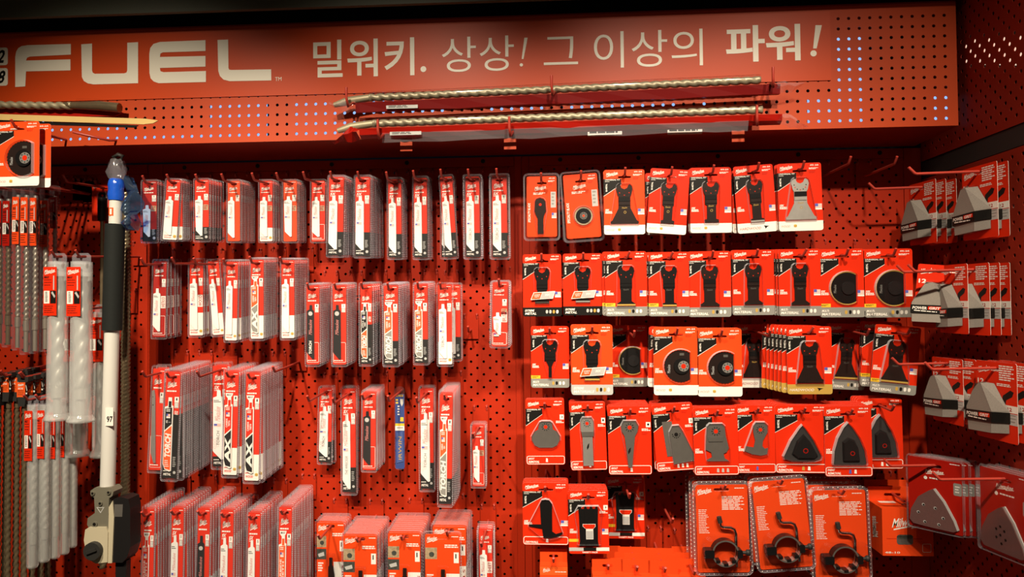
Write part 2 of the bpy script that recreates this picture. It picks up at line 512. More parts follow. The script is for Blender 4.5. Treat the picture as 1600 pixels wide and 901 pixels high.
# ------------------------------------------------------------------ right-hand wall unit: lower pegboard, black strip, upper perforated panel
ZS0, ZS1 = at(1443.7, 279.7, 0).z, at(1442.5, 254, 0).z
def side_panel(name, z0, z1, m, label, lit):
    """built like the bays, then turned to face the aisle"""
    o = empty(name, (XR, -0.5, z0), label, 'pegboard', 'red pegboard bays')
    o.rotation_euler = (0, 0, R(-90))
    s = MB()
    perf(s, -0.5, 0.62, 0, z1 - z0, PITCH, True, 0.013, 0.02, 0.0042, m, 0, 0.0015)
    s.build('perforated_sheet', o)
    f = MB()
    f.box(-0.5, 0.62, 0.014, 0.016, 0, z1 - z0, 'back')
    f.build('back_sheet', o)
    return o
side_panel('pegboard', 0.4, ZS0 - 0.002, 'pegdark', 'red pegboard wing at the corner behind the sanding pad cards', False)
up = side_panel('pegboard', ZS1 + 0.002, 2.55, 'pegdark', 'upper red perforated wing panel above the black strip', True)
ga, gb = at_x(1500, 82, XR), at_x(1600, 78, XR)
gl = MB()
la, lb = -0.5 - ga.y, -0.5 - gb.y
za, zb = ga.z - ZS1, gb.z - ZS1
gl.add([(la, 0.008, za - .030), (lb, 0.008, zb - .034), (lb, 0.008, zb + .030), (la, 0.008, za + .026)], [(0, 1, 2, 3)], 'ledwarm')  # added glowing sheet stands in for light behind the wing
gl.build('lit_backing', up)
tag(MB().box(XR + 0.001, XR + 0.05, -1.12, -0.001, ZS0, ZS1, 'soot').build('trim_3'), kind='structure')  # near-black strip, shade of the gap between the panels put into its colour

# ------------------------------------------------------------------ hooks
def hook(base, length, rotz, label, group='red wire display hooks', plate=True, sag=0.066):
    o = empty('display_hook', base, label, 'hook', group)
    o.rotation_euler = (0, 0, rotz)
    z = -sag * length
    MB().tube([(0, 0.0, 0), (0, -length, z), (0, -length - 0.004, z + 0.0015), (0, -length - 0.014, z + 0.012), (0, -length - 0.0165, z + 0.0146)], 0.0030, 'hook', 7).build('rod', o)
    if plate:
        MB().box(-0.020, 0.020, -0.0035, -0.0018, -0.024, 0.036, 'peg').build('back_plate', o)
        for s in (-1, 1):
            MB().tube([(s * 0.0165, 0.004, 0.042), (s * 0.0165, -0.006, 0.042), (s * 0.0165, -0.0065, 0.036), (s * 0.0165, -0.0027, 0.03)], 0.0026, 'hook', 6).build('tab', o)
    return o

def place_stack(proto, p, d, n, step, label, rear_label, group, tilt=0.0, sag=0.066, jit=1.0, hooklen=None, hooklabel=None, dx=0.0, rear_tilt=0.0):
    """proto hangs with its slot at p; copies hang behind it on the same hook"""
    for k in range(n):
        o = proto if k == 0 else copy_tree(proto)
        o.location = (p.x + dx * k + (rng.uniform(-.0008, .0008) * jit if k else 0), p.y + step * k, p.z + sag * step * k)
        o.rotation_euler = (R(rng.uniform(-.4, .4)) if k else 0, R(tilt if k == 0 else rear_tilt + rng.uniform(-.5, .5) * jit), R(rng.uniform(-1, 1) * jit * 0.8) if k else 0)
        tag(o, label if k == 0 else rear_label, None, group if n > 1 else None)
    if hooklabel:
        L = hooklen or max(0.17, d + 0.016)
        k = dx / step if step else 0.0                 # a fanned stack hangs on a hook swung sideways
        hook((p.x + k * d, 0, p.z + 0.002 + sag * d), L, math.atan(-k), hooklabel)

# ------------------------------------------------------------------ printed pieces
def logo(mb, x0, x1, z0, z1, y, m='white', rot=9):
    """slanted script wordmark with a lightning-bolt underline"""
    W, H = x1 - x0, z1 - z0
    zz = z0 + H * 0.62
    mb.text('Milwaukee', x0, x1, zz - H * 0.26, zz + H * 0.26, y, m, 0.35, rot, 0.02)
    def p(u, v):
        c, s = math.cos(R(rot)), math.sin(R(rot))
        a, b_ = (u - 0.5) * W, v * H
        return (x0 + W / 2 + a * c - b_ * s, z0 + H * 0.30 + a * s + b_ * c)
    mb.poly([p(0.05, -0.10), p(0.56, 0.02), p(0.54, -0.10), p(1.0, 0.06), p(1.0, 0.12), p(0.60, 0.0), p(0.62, 0.12), p(0.06, -0.02)], y, m)

def bars(mb, x0, x1, z0, z1, n, y, m='white', fill=0.55, seed=3):
    """lines of print too small to read"""
    r = random.Random(seed)
    h = (z1 - z0) / n
    for k in range(n):
        e = x1 - (x1 - x0) * r.uniform(0, 0.35) * (1 if n > 1 else 0)
        z = z1 - h * k
        x = x0
        while x < e - 1e-5:
            w = min(e - x, (x1 - x0) * r.uniform(0.14, 0.3))
            mb.rect(x, x + w, z - h * fill, z, y, m)
            x += w + (x1 - x0) * 0.035

def flag(mb, x0, x1, z0, z1, y):
    mb.rect(x0, x1, z0, z1, y, 'white')
    H = z1 - z0
    for k in range(4):
        mb.rect(x0, x1, z1 - H * (0.20 * k + 0.10), z1 - H * (0.20 * k), y - 0.0001, 'flagred')
    mb.rect(x0, x0 + (x1 - x0) * 0.45, z1 - H * 0.48, z1, y - 0.0002, 'flagblue')

def cube_icon(mb, cx, cz, s, y, m='gold'):
    mb.poly([(cx - s, cz - s * .7), (cx, cz - s), (cx + s, cz - s * .7), (cx + s, cz + s * .7), (cx, cz + s), (cx - s, cz + s * .7)], y, m)
    mb.poly([(cx - s, cz + s * .7), (cx, cz + s * .4), (cx + s, cz + s * .7), (cx, cz + s)], y - 0.0001, 'yellow')

def frame_line(mb, x0, x1, z0, z1, t, y, m='white', r=0.003):
    mb.poly(rrect(x0, x1, z0, z1, r), y, m, [rrect(x0 + t, x1 - t, z0 + t, z1 - t, max(r - t, 0.0006))])

def slot_loop(w, h, x=0.0, z=0.0):
    return rrect(x - w / 2, x + w / 2, z - h / 2, z + h / 2, h * 0.49, 3)

# ------------------------------------------------------------------ reciprocating saw blade packs
BODY_MAT = {'red': 'red', 'orange': 'orange', 'deep': 'deep'}
def blade_pack(W, H, spec):
    """clamshell W x H with a printed card and one blade shown; its origin is the hanging slot"""
    s = dict(body='red', base='outline', bz=0.72, blade='white', count='5', life='', word='', base_text='', slot=0.05, logo_v=0.10, clamw=0.10, line2=True)
    s.update(spec)
    o = empty('saw_blade_pack', (0, 0, 0), None, 'saw blade pack')
    mx, mz = W * s['clamw'], H * 0.030
    cw, ch = W - 2 * mx, H - 2 * mz                        # card size
    sv = s['slot']
    X = lambda u: (u - 0.5) * cw
    Z = lambda v: (sv - v) * ch
    y = -0.0004
    body = BODY_MAT[s['body']]
    c = MB()
    outline = rrect(X(0), X(1), Z(1), Z(0), 0.003)
    slot = slot_loop(cw * 0.52, 0.0068)
    c.poly(outline, y, body, [slot]); c.poly(outline, 0.0, 'paper', [slot]); c.wall(outline, y, 0.0, 'paper')
    y -= 0.0002
    base = s['base']
    if base in ('black', 'white', 'greyb'):
        mm = {'black': 'black', 'white': 'white', 'greyb': 'grey'}[base]
        c.poly(rrect(X(0), X(1), Z(1), Z(s['bz']), 0.0028), y, mm)
        c.rect(X(0), X(1), Z(s['bz'] + 0.06), Z(s['bz']), y - 0.00005, mm)
        if s['base_text']:
            tm = 'white' if base != 'white' else 'red'
            c.text(s['base_text'], X(0.06), X(0.62), Z(0.975), Z(0.952), y - 0.0002, tm, 0.2, 0, 0.03)
            bars(c, X(0.06), X(0.42), Z(0.942), Z(0.928), 1, y - 0.0002, tm)
        if base == 'white':
            cube_icon(c, X(0.84), Z(0.945), cw * 0.11, y - 0.0002)
        else:
            c.poly(circle(X(0.82), Z(0.945), cw * 0.10, 10), y - 0.0002, 'pale')
            bars(c, X(0.68), X(0.92), Z(0.90), Z(0.80), 6, y - 0.0002, 'pale', 0.4, 5)
    elif base == 'outline':
        frame_line(c, X(0.03), X(0.97), Z(0.975), Z(s['bz']), cw * 0.025, y - 0.0001)
        bars(c, X(0.08), X(0.75), Z(0.962), Z(0.945), 1, y - 0.0002, 'white')
    logo(c, X(0.10), X(0.80), Z(s['logo_v'] + 0.075), Z(s['logo_v'] - 0.012), y - 0.0002)
    bars(c, X(0.62), X(0.92), Z(0.033), Z(0.022), 1, y - 0.0002)
    lv = s['logo_v'] + 0.085
    if s['line2']:
        bars(c, X(0.10), X(0.78), Z(lv + 0.016), Z(lv), 1, y - 0.0002, 'white', 0.8, 8)
    if s['life'] == 'shield':
        c.poly([(X(0.06), Z(lv + 0.025)), (X(0.62), Z(lv + 0.025)), (X(0.55), Z(lv + 0.055)), (X(0.34), Z(lv + 0.09)), (X(0.10), Z(lv + 0.055))], y - 0.0002, 'white')
        c.text('MAX', X(0.15), X(0.52), Z(lv + 0.052), Z(lv + 0.034), y - 0.0003, 'black', 0.2, 0, 0.02)
    elif s['life']:
        c.text(s['life'], X(0.08), X(0.46), Z(lv + 0.058), Z(lv + 0.026), y - 0.0002, 'white', 0.25, 0, 0.03)
        c.text('LIFE', X(0.10), X(0.46), Z(lv + 0.076), Z(lv + 0.062), y - 0.0002, 'white', 0.25, 0, 0.03)
    cv = s.get('cv', 0.235)
    c.rect(X(0.66), X(0.95), Z(cv + 0.052), Z(cv), y - 0.0002, 'white')
    c.text(s['count'], X(0.76), X(0.85), Z(cv + 0.034), Z(cv + 0.010), y - 0.0003, 'black', 0, 0, 0.02)
    c.rect(X(0.66), X(0.95), Z(cv + 0.105), Z(cv + 0.054), y - 0.0002, s.get('cgrey', 'pale'))
    bars(c, X(0.70), X(0.91), Z(cv + 0.100), Z(cv + 0.060), 3, y - 0.0003, 'white', 0.5, 11)
    if s.get('photo'):
        c.rect(X(0.60), X(0.96), Z(0.50), Z(0.41), y - 0.0002, 'photo')
        bars(c, X(0.64), X(0.92), Z(0.49), Z(0.42), 3, y - 0.0003, 'deep', 0.6, 4)
    if s.get('side'):
        c.text(s['side'], X(0.68), X(0.92), Z(s['bz'] - 0.03), Z(0.40), y - 0.0002, 'white', 0.15, 0, 0.03, True)
    if s.get('sidebox'):
        c.rect(X(0.60), X(0.97), Z(0.62), Z(0.46), y - 0.0002, 'white')
        c.text(s['sidebox'], X(0.66), X(0.92), Z(0.61), Z(0.47), y - 0.0003, 'deep', 0, 0, 0.02, True)
    c.build('card', o)

    # the blade (or its printed sleeve) on the left of the card
    bt = s['blade']
    b = MB()
    f0, f1 = -0.0034, -0.0022
    t0, t1 = s.get('tang', 0.245), s.get('tip', 0.93)
    bw = s.get('bw', 0.60)
    def teeth(xa, za, xb, zb, n, d):
        out = []
        for k in range(n):
            a, e = k / n, (k + 0.5) / n
            out.append((xa + (xb - xa) * a, za + (zb - za) * a))
            out.append((xa + (xb - xa) * e + d, za + (zb - za) * e))
        out.append((xb, zb))
        return out
    bmat = {'white': 'bladewhite', 'black': 'bladeblack', 'grey': 'steel', 'carbide': 'white', 'ax': 'white', 'nitrus': 'white', 'thin': 'bladewhite'}[bt]
    L = 0.04
    n = int((t1 - t0) * H / 0.0042)
    td = cw * 0.035
    if bt in ('white', 'black', 'thin'):
        ts = 0.05 if bt != 'thin' else 0.14
        right = [(X(bw - 0.03), Z(t0 + 0.065))] + teeth(X(bw - 0.02), Z(t0 + 0.075), X(bw - (0.0 if bt != 'thin' else 0.04)), Z(t1 - 0.005), n, td)
        loop = [(X(L + 0.02), Z(t0 + 0.072)), (X(bw * 0.42), Z(t0 + 0.058)), (X(bw * 0.44), Z(t0)), (X(bw * 0.76), Z(t0)), (X(bw * 0.80), Z(t0 + 0.06))] + right + \
               [(X(bw - 0.14), Z(t1 - 0.002)), (X(L + ts), Z(t1 - 0.075)), (X(L + (0.0 if bt != 'thin' else 0.08)), Z(t1 - 0.09))]
    elif bt == 'grey':
        loop = [(X(0.02), Z(t0)), (X(0.22), Z(t0 - 0.01)), (X(0.32), Z(t0 + 0.05))] + teeth(X(0.30), Z(t0 + 0.06), X(0.56), Z(t1), n, td) + [(X(0.40), Z(t1)), (X(0.14), Z(t1 - 0.10))]
    else:
        loop = [(X(L), Z(t0 + 0.085)), (X(bw * 0.42), Z(t0 + 0.075)), (X(bw * 0.46), Z(t0 - 0.005)), (X(bw * 0.86), Z(t0 - 0.005)), (X(bw * 0.88), Z(t0 + 0.07))] + \
               teeth(X(bw), Z(t0 + 0.075), X(bw), Z(t1), n, td) + [(X(bw - 0.12), Z(t1 + 0.006)), (X(L + 0.13), Z(t1 - 0.015)), (X(L), Z(t1 - 0.065))]
    b.prism(loop, f0, f1, bmat)
    yy = f0 - 0.0002
    um = (L + bw) / 2
    if bt in ('white', 'thin'):
        bars(b, X(L + 0.06), X(bw - 0.16), Z(t0 + 0.125), Z(t0 + 0.095), 2, yy, 'toolgrey', 0.5, 6)
        logo_w = X(bw - 0.20) - X(L + 0.12)
        b.text('Milwaukee', X(L + 0.13), X(bw - 0.17), Z(t0 + 0.31), Z(t0 + 0.15), yy, 'flagred', 0.3, 0, 0.0, True)
        flag(b, X(L + 0.08), X(bw - 0.14), Z(t0 + 0.37), Z(t0 + 0.33), yy)
        if s['word']:
            b.text(s['word'], X(um - 0.09), X(um + 0.11), Z(t1 - 0.14), Z(t0 + 0.40), yy, 'toolgrey', 0.1, 0, 0.0, True)
        if s.get('hex'):
            for k in range(6):
                b.poly(circle(X(L + 0.14 + 0.18 * (k % 2)), Z(t1 - 0.12 - 0.035 * (k // 2) - 0.017 * (k % 2)), cw * 0.09, 6), yy, 'flagred', [circle(X(L + 0.14 + 0.18 * (k % 2)), Z(t1 - 0.12 - 0.035 * (k // 2) - 0.017 * (k % 2)), cw * 0.078, 6)])
    elif bt == 'black':
        b.poly(circle(X(um + 0.02), Z(t0 + 0.11), cw * 0.17, 10), yy, 'pale')
        b.text('Milwaukee', X(um - 0.12), X(um + 0.14), Z(t0 + 0.38), Z(t0 + 0.18), yy, 'flagred', 0.3, 0, 0.0, True)
        if s['word']:
            b.text(s['word'], X(um - 0.10), X(um + 0.12), Z(t1 - 0.06), Z(t1 - 0.23), yy, 'white', 0.1, 0, 0.03, True)
    elif bt == 'grey':
        b.poly(circle(X(0.13), Z(t0 + 0.06), cw * 0.04, 8), yy, 'black'); b.poly(circle(X(0.17), Z(t0 + 0.14), cw * 0.05, 8), yy, 'black')
    else:
        ua, ub = L + 0.04, bw - 0.04
        zm = s.get('split', 0.58)
        cols = {'carbide': ('bright', 'grey'), 'ax': ('red', 'black'), 'nitrus': ('black', 'bright')}[bt]
        b.poly([(X(ua), Z(t0 + 0.10)), (X(ub), Z(t0 + 0.09)), (X(ub), Z(zm - 0.03)), (X(ua), Z(zm + 0.03))], yy, cols[0])
        b.poly([(X(ua), Z(zm + 0.045)), (X(ub), Z(zm - 0.015)), (X(ub), Z(t1 - 0.008)), (X(ua + 0.11), Z(t1 - 0.022)), (X(ua), Z(t1 - 0.07))], yy, cols[1])
        b.poly([(X(bw * 0.50), Z(t0 + 0.09)), (X(bw * 0.50), Z(t0 + 0.03)), (X(bw * 0.82), Z(t0 + 0.03)), (X(bw * 0.82), Z(t0 + 0.09))], yy, cols[0])
        flag(b, X(um - 0.14), X(um + 0.12), Z(t0 + 0.19), Z(t0 + 0.15), yy - 0.0002)
        bars(b, X(um - 0.16), X(um + 0.16), Z(t0 + 0.135), Z(t0 + 0.105), 2, yy - 0.0002, 'white', 0.5, 9)
        mid = 'CARBIDE TEETH' if bt != 'nitrus' else 'NITRUS CARBIDE'
        a, e = mid.split()
        b.text(a, X(um - 0.16), X(um - 0.03), Z(zm - 0.04), Z(t0 + 0.21), yy - 0.0002, 'white', 0.0, 0, 0.02, True)
        b.text(e, X(um + 0.02), X(um + 0.15), Z(zm - 0.05), Z(t0 + 0.23), yy - 0.0002, 'white', 0.0, 0, 0.02, True)
        big = s['word'] or ('AX' if bt == 'ax' else 'TORCH')
        b.text(big, X(ua + 0.05), X(ub - 0.02), Z(t1 - (0.05 if bt != 'nitrus' else 0.12)), Z(zm + 0.055), yy - 0.0003, 'white', 0.2, 0, 0.05, True)
        if bt == 'nitrus':
            bars(b, X(ua + 0.08), X(ub - 0.05), Z(t1 - 0.03), Z(t1 - 0.10), 4, yy - 0.0003, 'white', 0.4, 2)
    b.build('blade', o)

    # the clear clamshell: side walls, front window and a ribbed rim
    p = MB()
    out = rrect(-W / 2, W / 2, Z(1) - mz, Z(0) + mz, W * 0.12)
    inn = rrect(-W / 2 + mx * 0.55, W / 2 - mx * 0.55, Z(1) - mz * 0.5, Z(0) + mz * 0.5, W * 0.09)
    slot2 = slot_loop(cw * 0.56, 0.0076)
    p.poly(inn, -0.0058, 'clam', [slot2])
    p.wall(inn, -0.0058, 0.0008, 'rim')
    p.poly(out, 0.0008, 'rim', [inn])
    p.wall(out, -0.0012, 0.0008, 'edge')
    rr = MB()
    k = int((H - W * 0.3) / 0.0046)
    for q in range(k):
        z = Z(1) - mz + W * 0.15 + 0.0046 * (q + 0.5)
        for sx in (-1, 1):
            x = sx * (W / 2 - mx * 0.28)
            p.add([(x - mx * .22, -0.0004, z - .0012), (x + mx * .22, -0.0004, z - .0012), (x + mx * .22, -0.0004, z + .0012), (x - mx * .22, -0.0004, z + .0012),
                   (x - mx * .1, -0.0036, z), (x + mx * .1, -0.0036, z)], [(0, 1, 5, 4), (2, 3, 4, 5), (0, 4, 3), (1, 2, 5)], 'edge')
    p.build('clamshell', o)
    return o

ORD = ['first', 'second', 'third', 'fourth', 'fifth', 'sixth', 'seventh', 'eighth', 'ninth', 'tenth', 'eleventh', 'twelfth', 'thirteenth', 'fourteenth']

def packs(rows):
    for x0, y0, x1, y1, d, n, db, tilt, look, where, spec in rows:
        mm = (DIST - d) / F_PX
        W, H = (x1 - x0) * mm, (y1 - y0) * mm
        o = blade_pack(W, H, spec)
        sv = spec.get('slot', 0.05)
        ctr, off = at((x0 + x1) / 2, (y0 + y1) / 2, d), H * (0.5 - 0.03 - 0.94 * sv)
        p = Vector((ctr.x - off * math.sin(R(tilt)), ctr.y, ctr.z + off * math.cos(R(tilt))))
        step = (d - db) / max(n - 1, 1)
        place_stack(o, p, d, n, step, f'{look}, {where}', f'saw blade pack behind the front one, {where}', f'saw blade packs on {where}', -tilt,
                    hooklabel=f'red wire display hook, {where}' if spec.get('hook', True) else None, hooklen=spec.get('L'))

METAL = dict(base='black', base_text='METAL')
WOOD = dict(base='white', base_text='WOOD')
T = 'the top pack row'
S = 'the second pack row'
H3 = 'the third pack row'
B4 = 'the bottom pack row'
LONG = dict(blade='white', bz=0.70, life='5X', word='', logo_v=0.09, **METAL)
packs([
    # x0, y0, x1, y1, d, n, d of rearmost, tilt, look, where, spec
    (219, 278, 249, 382, .155, 5, .105, 0, 'small red pack with a photo on its card', f'first hook of {T}', dict(body='deep', blade='thin', photo=True, base='black', bz=.8, tang=.4)),
    (254, 276, 283, 379, .160, 6, .115, -4, 'tilted small wood blade pack', f'second hook of {T}', dict(tang=.28, bz=.78, count='5', **WOOD)),
    (301, 276, 330, 380, .155, 6, .085, 0, 'small metal blade pack with black foot', f'third hook of {T}', dict(tang=.27, bz=.78, blade='thin', photo=True, **METAL)),
    (353, 278, 378, 381, .118, 10, .035, 0, 'small orange pack with a wide white blade', f'fourth hook of {T}', dict(body='orange', base='none', tang=.27, tip=.95, bw=.58)),
    (403, 278, 429, 381, .100, 6, .045, 0, 'small wood blade pack with white foot', f'fifth hook of {T}', dict(tang=.27, bz=.78, photo=True, **WOOD)),
    (440, 278, 467, 381, .095, 6, .04, 0, 'small orange pack with a curved white blade', f'sixth hook of {T}', dict(body='orange', base='none', blade='thin', tang=.26, bw=.66, photo=True)),
    (484, 278, 511, 381, .075, 3, .04, 0, 'small red pack with white-lined foot', f'seventh hook of {T}', dict(base='outline', tang=.27, photo=True)),
    (510, 271, 540, 404, .135, 9, .06, -1.2, 'long white-blade metal pack', f'eighth hook of {T}', LONG),
    (552, 271, 581, 405, .140, 15, .025, -.5, 'long white-blade metal pack in the deepest stack', f'ninth hook of {T}', LONG),
    (604, 275, 630, 407, .095, 6, .04, 0, 'long narrow metal pack', f'tenth hook of {T}', dict(LONG, tip=.95)),
    (644, 273, 670, 407, .095, 7, .035, 0, 'long narrow metal pack', f'eleventh hook of {T}', dict(LONG, tip=.95)),
    (689, 271, 713, 406, .095, 3, .05, 3.5, 'long metal pack tilted on its hook', f'twelfth hook of {T}', dict(LONG)),
    (723, 271, 754, 406, .095, 4, .06, 0, 'long pack with lettered white blade', f'thirteenth hook of {T}', dict(LONG, word='TORCH', hex=True, clamw=.15)),
    (764, 270, 797, 406, .100, 3, .065, 0, 'long pack with lettered white blade', f'last hook of {T}', dict(LONG, word='TORCH', hex=True, clamw=.15)),

    (236, 402, 263, 532, .095, 5, .03, -1, 'red pack with a jagged white blade and box', f'first hook of {S}', dict(base='outline', tang=.36, sidebox='SHEETROCK', L=.165, body='deep')),
    (293, 401, 321, 529, .060, 3, .03, 0, 'red and white wood blade pack', f'second hook of {S}', dict(bz=.70, L=.165, count='3', sidebox='WOOD', **WOOD)),
    (326, 402, 349, 528, .080, 2, .06, 4.5, 'leaning wood blade pack', f'third hook of {S}', dict(bz=.71, L=.165, **WOOD)),
    (350, 403, 374, 537, .138, 7, .06, -1, 'wood blade pack with a white sawtooth blade', f'fourth hook of {S}', dict(bz=.72, **WOOD)),
    (389, 400, 415, 534, .142, 10, .06, 0, 'wood blade pack with an orange-sleeved blade', f'fifth hook of {S}', dict(blade='carbide', bz=.71, life='shield', count='1', word='AX', **WOOD)),
    (437, 401, 463, 533, .135, 10, .04, 0, 'wood blade pack with a plain white blade', f'sixth hook of {S}', dict(bz=.71, **WOOD)),
    (476, 441, 502, 574, .145, 9, .06, 0, 'red pack with a broad black lettered blade', f'seventh hook of {S}', dict(blade='black', base='outline', word='TORCH', count='1', bz=.72)),
    (517, 441, 544, 574, .145, 9, .06, 0, 'red pack with a plain black blade', f'eighth hook of {S}', dict(blade='black', base='outline', count='2', bz=.72)),
    (560, 440, 585, 573, .140, 5, .06, 0, 'black-footed pack with a red and black sleeve', f'ninth hook of {S}', dict(blade='nitrus', count='2', bz=.5, side='CAST IRON', clamw=.14, logo_v=.14, **METAL)),
    (597, 441, 625, 574, .150, 16, .025, 0, 'metal pack with orange sleeve, deep stack', f'tenth hook of {S}', dict(blade='carbide', life='shield', count='1', bz=.70, **METAL)),
    (645, 440, 671, 571, .140, 9, .045, 0, 'metal pack with orange and grey sleeve', f'eleventh hook of {S}', dict(blade='carbide', life='shield', count='1', bz=.70, **METAL)),
    (682, 440, 709, 573, .110, 1, .11, 0, 'white-footed pack with a white lettered blade', f'twelfth hook of {S}', dict(bz=.72, word='TORCH', hex=True, count='2', **WOOD)),
    (697, 441, 722, 565, .065, 2, .05, 0, 'black-footed pack half hidden behind a white one', f'twelfth hook of {S}', dict(LONG, hook=False)),
    (765, 438, 797, 544, .145, 5, .09, -1, 'short wide pack with a small white blade', f'last hook of {S}', dict(tang=.47, tip=.82, sidebox='BRUSH', count='1', base='outline', bz=.78, clamw=.13, blade='thin', cv=.26, photo=True)),

    (233, 568, 258, 741, .112, 2, .09, -2.5, 'pack with a bare grey pruning blade', f'first hook of {H3}', dict(blade='grey', base='outline', count='1', bz=.66, tang=.22)),
    (253, 573, 283, 754, .165, 17, .02, -2.2, 'long pack with a black and orange sleeve', f'second hook of {H3}', dict(blade='nitrus', base='black', bz=.40, count='1', split=.52, side='CAST IRON', base_text='METAL', logo_v=.09)),
    (329, 564, 359, 735, .060, 2, .04, 0, 'long pack with a white hexagon-patterned blade', f'third hook of {H3}', dict(LONG, word='TORCH', hex=True, bz=.9, bw=.74, L=.165)),
    (347, 573, 375, 748, .155, 9, .05, -1.3, 'long wood pack with a red and black sleeve', f'fourth hook of {H3}', dict(blade='ax', life='shield', count='1', bz=.74, **WOOD)),
    (380, 575, 409, 757, .165, 16, .035, -1.0, 'long wood pack before a deep stack', f'fifth hook of {H3}', dict(blade='ax', life='shield', count='1', bz=.76, **WOOD)),
    (496, 602, 521, 726, .040, 2, .025, -1.2, 'pack with a white hexagon-patterned blade', f'seventh hook of {H3}', dict(LONG, word='TORCH', hex=True, L=.165, bz=.72, bw=.72)),
    (532, 602, 559, 774, .045, 2, .03, 0, 'long pack with a broad white saw blade', f'eighth hook of {H3}', dict(LONG, word='THE WRECKER', L=.165, bz=.76, tip=.97)),
    (564, 608, 590, 738, .118, 8, .04, -.5, 'pack with a tapered black blade', f'ninth hook of {H3}', dict(blade='black', base='outline', count='3', bz=.70)),
    (654, 602, 680, 768, .045, 2, .03, 0, 'long pack with a hexagon-patterned white blade', f'eleventh hook of {H3}', dict(LONG, word='TORCH', hex=True, bz=.74, bw=.72, L=.165)),
    (684, 609, 709, 792, .155, 10, .04, -1, 'longest metal pack with orange and grey sleeve', f'twelfth hook of {H3}', dict(blade='carbide', life='shield', count='1', bz=.77, split=.55, **METAL)),
    (735, 661, 760, 762, .065, 3, .04, 0, 'short red pack with a thin white blade', f'last hook of {H3}', dict(blade='thin', base='outline', tang=.34, photo=True, bz=.78, clamw=.13)),

    (220, 787, 243, 978, .165, 12, .03, -1, 'pack with a red-sleeved blade', f'first hook of {B4}', dict(blade='ax', life='shield', base='none', split=.72)),
    (264, 785, 289, 976, .165, 12, .035, -1, 'pack with a white flag-marked blade', f'second hook of {B4}', dict(life='5X', base='none')),
    (305, 786, 330, 976, .165, 11, .03, -1, 'pack with a dark grey blade', f'third hook of {B4}', dict(blade='black', base='white', bz=.62)),
    (341, 789, 367, 980, .165, 9, .07, -1, 'pack with a white recycling-marked blade', f'fourth hook of {B4}', dict(life='9X', base='none')),
    (384, 793, 409, 984, .165, 12, .035, -1, 'pack with a coarse-toothed white blade', f'fifth hook of {B4}', dict(life='5X', base='none')),
    (432, 785, 458, 976, .165, 14, .025, -1, 'pack with an orange-sleeved blade', f'sixth hook of {B4}', dict(blade='carbide', life='shield', count='1', base='none', split=.72)),
    (745, 822, 773, 940, .075, 3, .045, 0, 'short pack with a thin white scroll blade', f'last hook of {B4}', dict(blade='thin', base='outline', tang=.30, sidebox='SHEET', count='2', clamw=.13)),
    (389, 771, 404, 960, .035, 1, .035, 0, 'dark red pack set back beside the fifth bottom stack', f'below {H3}', dict(body='deep', base='none', hook=False)),
])
# empty hooks among the packs
for px, py, L, lab in ((468, 565, .165, 'bare red wire hook beside the deep wood pack stack'), (736, 515, .05, 'short bare red wire hook below the twelfth pack of the second row')):
    q = at(px, py, 0)
    hook(q, L, 0, lab)

# the single blue competitor pack
def blue_pack():
    d = .045
    mm = (DIST - d) / F_PX
    W, H = 16.5 * mm, 130 * mm
    o = empty('saw_blade_pack', at(624.5, 612, d), 'slim blue pack with yellow print hanging among the red packs', 'saw blade pack')
    z0 = 0.014
    c = MB()
    c.prism(rrect(-W * .44, W * .44, z0 - H * .99, z0 - H * .09, .002), -.0004, 0, 'navy')
    c.text('IRWIN', -W * .40, W * .36, z0 - H * .125, z0 - H * .095, -.0007, 'yellow', .2, 0, .03)
    bars(c, -W * .38, -W * .05, z0 - H * .22, z0 - H * .15, 2, -.0007, 'yellow', .6, 2)
    c.poly([(W * .05, z0 - H * .15), (W * .36, z0 - H * .15), (W * .36, z0 - H * .2), (W * .2, z0 - H * .24), (W * .05, z0 - H * .2)], -.0007, 'pale')
    bars(c, -W * .2, W * .0, z0 - H * .36, z0 - H * .23, 4, -.0007, 'white', .5, 3)
    c.rect(W * .05, W * .36, z0 - H * .42, z0 - H * .37, -.0007, 'yellow')
    c.rect(-W * .44, W * .44, z0 - H * .53, z0 - H * .445, -.0007, 'yellow')
    c.rect(-W * .44, W * .44, z0 - H * .53, z0 - H * .475, -.0009, 'white')
    bars(c, -W * .3, W * .3, z0 - H * .51, z0 - H * .49, 1, -.0011, 'grey', .6, 3)
    c.build('card', o)
    b = MB()
    b.prism([(-W * .3, z0 - H * .56), (W * .3, z0 - H * .54), (W * .36, z0 - H * .9), (-W * .3, z0 - H * .92)], -.0022, -.0008, mat('blade_blue_paint', (.04, .08, .26), .4))
    b.text('IRWIN', -W * .12, W * .18, z0 - H * .88, z0 - H * .6, -.0025, 'gold', .1, 0, 0, True)
    b.build('blade', o)
    p = MB()
    out = rrect(-W / 2, W / 2, z0 - H, z0, W * .45, 6)
    hole = circle(0, 0, .0045, 10)
    p.poly(out, -.0045, 'clam', [hole]); p.wall(out, -.0045, .0006, 'rim')
    p.wall(hole, -.0045, .0006, 'rim')
    p.build('clamshell', o)
    q = at(624.5, 612, d)
    hook((q.x, 0, q.z + .066 * d), .16, 0, 'red wire hook carrying the slim blue pack')
blue_pack()

